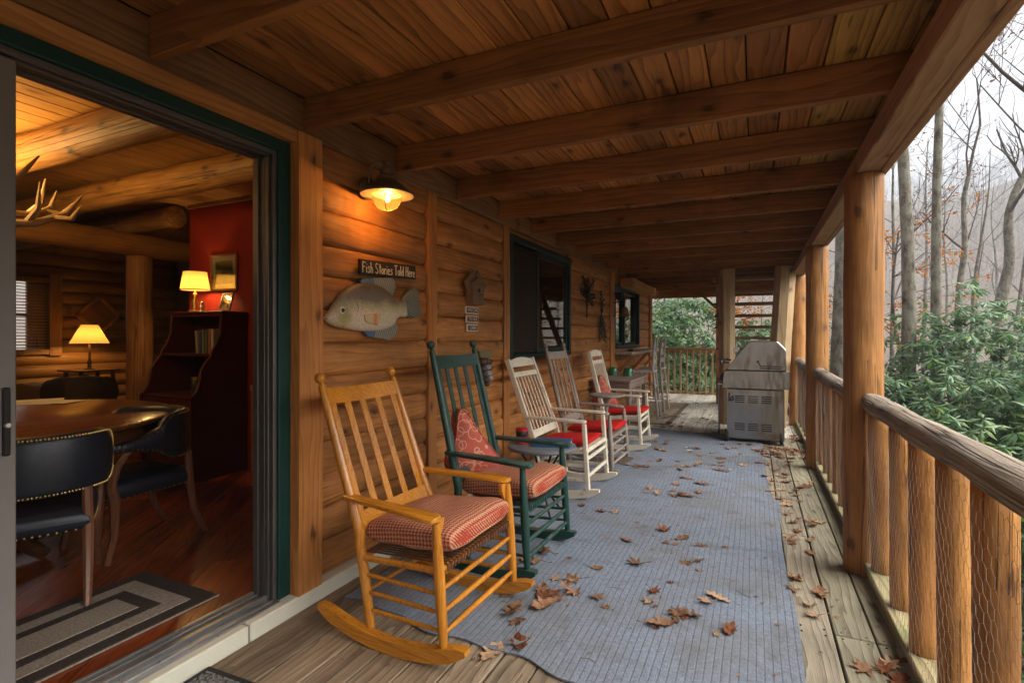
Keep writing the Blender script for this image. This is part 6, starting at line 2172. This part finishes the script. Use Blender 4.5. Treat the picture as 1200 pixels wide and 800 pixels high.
def orange_tree(label, u, zc, H, sd, dens=.9, z_lo=.25, bl=1.0):
    x, y = at(u, zc)
    z0 = ground_h(x, y) - .1
    rr = random.Random(sd)
    t = thing('orange_tree', label, 'tree', (x, y, z0), 0, 'small trees still in orange leaf')
    m = MB()
    pts = [Vector((noise.noise(Vector((s * 2, sd, 0))) * .25, noise.noise(Vector((s * 2, sd, 5))) * .25, s * H)) for s in [i / 10 for i in range(11)]]
    m.tube(pts, [.05 * (1 - .8 * i / 10) + .006 for i in range(11)], 8, False)
    m.build('trunk', M['twig'], t, sharp=0)
    bm_ = MB()
    lv = [[], dens]
    for k in range(13):
        i = rr.randint(int(z_lo * 10), 10)
        a = rr.uniform(0, 6.28)
        branchy(bm_, pts[i], Vector((math.cos(a), math.sin(a), .35)).normalized(), H * rr.uniform(.15, .28) * bl, .014, 2, rr, .0, (2, 3), lv, .004)
    bm_.build('branches', M['twig'], t, sharp=0)
    stuff(little_leaves(lv[0], .085, rr, 2).build('leaves', M['orange_leaf'], t, smooth=False))
orange_tree('small tree with orange leaves behind the thick porch post', 1053, 11.5, 5.0, 1, .8, .5, .8)
orange_tree('small orange tree between the second and third porch posts', 990, 13, 4.6, 2, .6, .3)
orange_tree('orange tree right behind the tan post and the stair', 858, 13.6, 4.4, 7, .8, .5, .45)
orange_tree('sparse orange tree deep behind the far posts', 940, 22, 6.0, 3, 1.0, .2)
orange_tree('dense orange tree far behind the stair', 895, 27, 5.5, 4, 1.0, .2)
orange_tree('wide orange tree far behind the grill', 920, 33, 7.0, 5, 1.0, .15)

# ------------------------------------------------------------------ rhododendrons
def rhodo(label, x, y, rx, ry, H, nw, sd, leaf=.125, mat='rhododendron_leaf'):
    z0 = ground_h(x, y) - .05
    rr = random.Random(sd)
    t = thing('rhododendron', label, 'shrub', (x, y, z0), 0, 'rhododendrons around the porch')
    m, stm = MB(), MB()
    def whorl(c, ax, s):
        ax = ax.normalized()
        k = rr.randint(6, 9)
        a0 = rr.uniform(0, 6.28)
        o = ax.orthogonal().normalized()
        for i in range(k):
            q = Matrix.Rotation(a0 + 6.283 * i / k + rr.uniform(-.2, .2), 3, ax)
            out = q @ o
            drop = rr.uniform(-.95, .25)
            d = (out + ax * drop).normalized()
            L = s * rr.uniform(.75, 1.2)
            w = L * rr.uniform(.14, .18)
            sd_ = d.cross(ax).normalized()
            nn = sd_.cross(d).normalized()
            b = c + d * .012
            mid_ = b + d * L * .5 + nn * L * .03
            tip = b + d * L - nn * L * rr.uniform(.02, .16)
            m.add([b, mid_ + sd_ * w - nn * w * .35, tip, mid_ - sd_ * w - nn * w * .35, mid_], [(0, 1, 4), (1, 2, 4), (2, 3, 4), (3, 0, 4)])
    # limbs
    ends = []
    for i in range(9):
        a = 6.283 * i / 9 + rr.uniform(-.3, .3)
        q = rr.uniform(.3, .95)
        e = Vector((rx * q * math.cos(a), ry * q * math.sin(a), H * rr.uniform(.45, .85)))
        p0 = Vector((rr.uniform(-.15, .15), rr.uniform(-.15, .15), 0))
        mid_ = p0.lerp(e, .5) + Vector((rr.uniform(-.2, .2), rr.uniform(-.2, .2), -.1))
        stm.tube([p0, mid_, e], [.035, .022, .010], 5, False)
        ends.append((mid_, e))
    stm.build('stems', M['twig'], t, sharp=0)
    for i in range(nw):
        a = rr.uniform(0, 6.283)
        v = rr.uniform(-.35, 1.0)
        hr = math.sqrt(max(.02, 1 - max(v, 0) ** 2)) if v > 0 else rr.uniform(.85, 1.05)
        shell = rr.uniform(.55, 1.0) if rr.random() < .5 else rr.uniform(.86, 1.06)
        lump = 1 + .28 * noise.noise(Vector((math.cos(a) * 1.8 + sd, math.sin(a) * 1.8, v * 2.4)))
        n_ = Vector((math.cos(a) * hr, math.sin(a) * hr, v))
        c = Vector((n_.x * rx * shell * lump, n_.y * ry * shell * lump, H * .48 + n_.z * H * .52 * shell * lump))
        if c.z < .1: continue
        if noise.noise(c * 1.3 + Vector((sd * 3.3, 0, 0))) < -.28: continue
        ax = Vector((n_.x * .8, n_.y * .8, .55 + max(0, n_.z))) + Vector((rr.uniform(-.4, .4), rr.uniform(-.4, .4), rr.uniform(-.2, .3)))
        whorl(c, ax, leaf)
        if rr.random() < .12:
            mm, e = rr.choice(ends)
            pass
    stuff(m.build('leaves', M[mat], t, smooth=False))
    return t
BL = [('near rhododendron just outside the nearest railing bay', 2.25, 5.0, 1.0, 1.1, 2.0, 760),
      ('low rhododendron below the near balusters', 1.75, 3.2, .75, .9, 1.25, 420),
      ('rhododendron spreading beyond the near railing, beside the low one', 2.6, 3.9, .9, .9, 1.6, 420),
      ('rhododendron around the foot of the two straight trunks', 2.1, 7.3, .9, 1.1, 2.3, 600),
      ('broad rhododendron with pale branches right of the two trunks', 3.3, 7.6, 1.2, 1.2, 2.7, 900),
      ('tall rhododendron behind the broad one, below the forked tree', 3.1, 10.2, 1.2, 1.2, 3.5, 900),
      ('rhododendron at the right edge of the view', 4.5, 9.4, 1.4, 1.3, 3.1, 900),
      ('distant rhododendron below the leaning tree', 5.3, 13.2, 1.6, 1.5, 2.7, 700),
      ('rhododendron seen through the railing between two posts', 1.9, 9.8, 1.0, 1.3, 2.2, 520),
      ('rhododendron beyond the railing next to the grill', 1.7, 12.4, .9, 1.2, 2.0, 420),
      ('big rhododendron behind the picket railing, nearest to the log wall', -3.3, 14.6, 1.5, 1.3, 3.9, 900),
      ('big rhododendron filling the middle above the picket railing', -1.7, 15.0, 1.4, 1.3, 3.7, 900),
      ('rhododendron behind the stair', .1, 15.2, 1.4, 1.2, 3.0, 760),
      ('rhododendron far behind the picket railing, toward the log wall', -2.6, 18.2, 2.0, 1.6, 4.1, 700),
      ('rhododendron far behind the open stair', 1.2, 18.6, 1.8, 1.5, 3.2, 560),
      ('low rhododendron right behind the pickets', -1.9, 13.8, 1.6, .6, 1.7, 620)]
for i, (lab, x, y, rx, ry, H, nw) in enumerate(BL): rhodo(lab, x, y, rx, ry, H, nw, i + 1, .175 if y > 11 else .15)

# leaf litter on the ground outside the near railing
lm = MB()
for i in range(2600):
    x, y = .9 + 5.5 * rt.random(), 1 + 13 * rt.random()
    z = ground_h(x, y) + .015
    c = Vector((x, y, z))
    a = Vector((rt.uniform(-1, 1), rt.uniform(-1, 1), rt.uniform(-.2, .35))).normalized()
    b = a.cross(Vector((rt.uniform(-.4, .4), rt.uniform(-.4, .4), 1))).normalized()
    s = rt.uniform(.06, .12)
    lm.add([c - a * s * .5, c + b * s * .35, c + a * s * .5, c - b * s * .35], [(0, 1, 2, 3)])
stuff(lm.build('leaf_litter', M['litter_leaf'], smooth=False))

# ------------------------------------------------------------------ misty air
HAZE = True
if HAZE:
    N = NT('haze')
    vp = N.n('VolumePrincipled', Density=.0026, Anisotropy=0.0)
    N.set(vp.inputs['Color'], (.66, .71, .80))
    N.t.links.new(vp.outputs[0], N.out.inputs['Volume'])
    hz = MB().box(-1300, 1300, -1300, 1300, -110, 125).build('haze', MATS['haze'], smooth=False)
    stuff(hz)
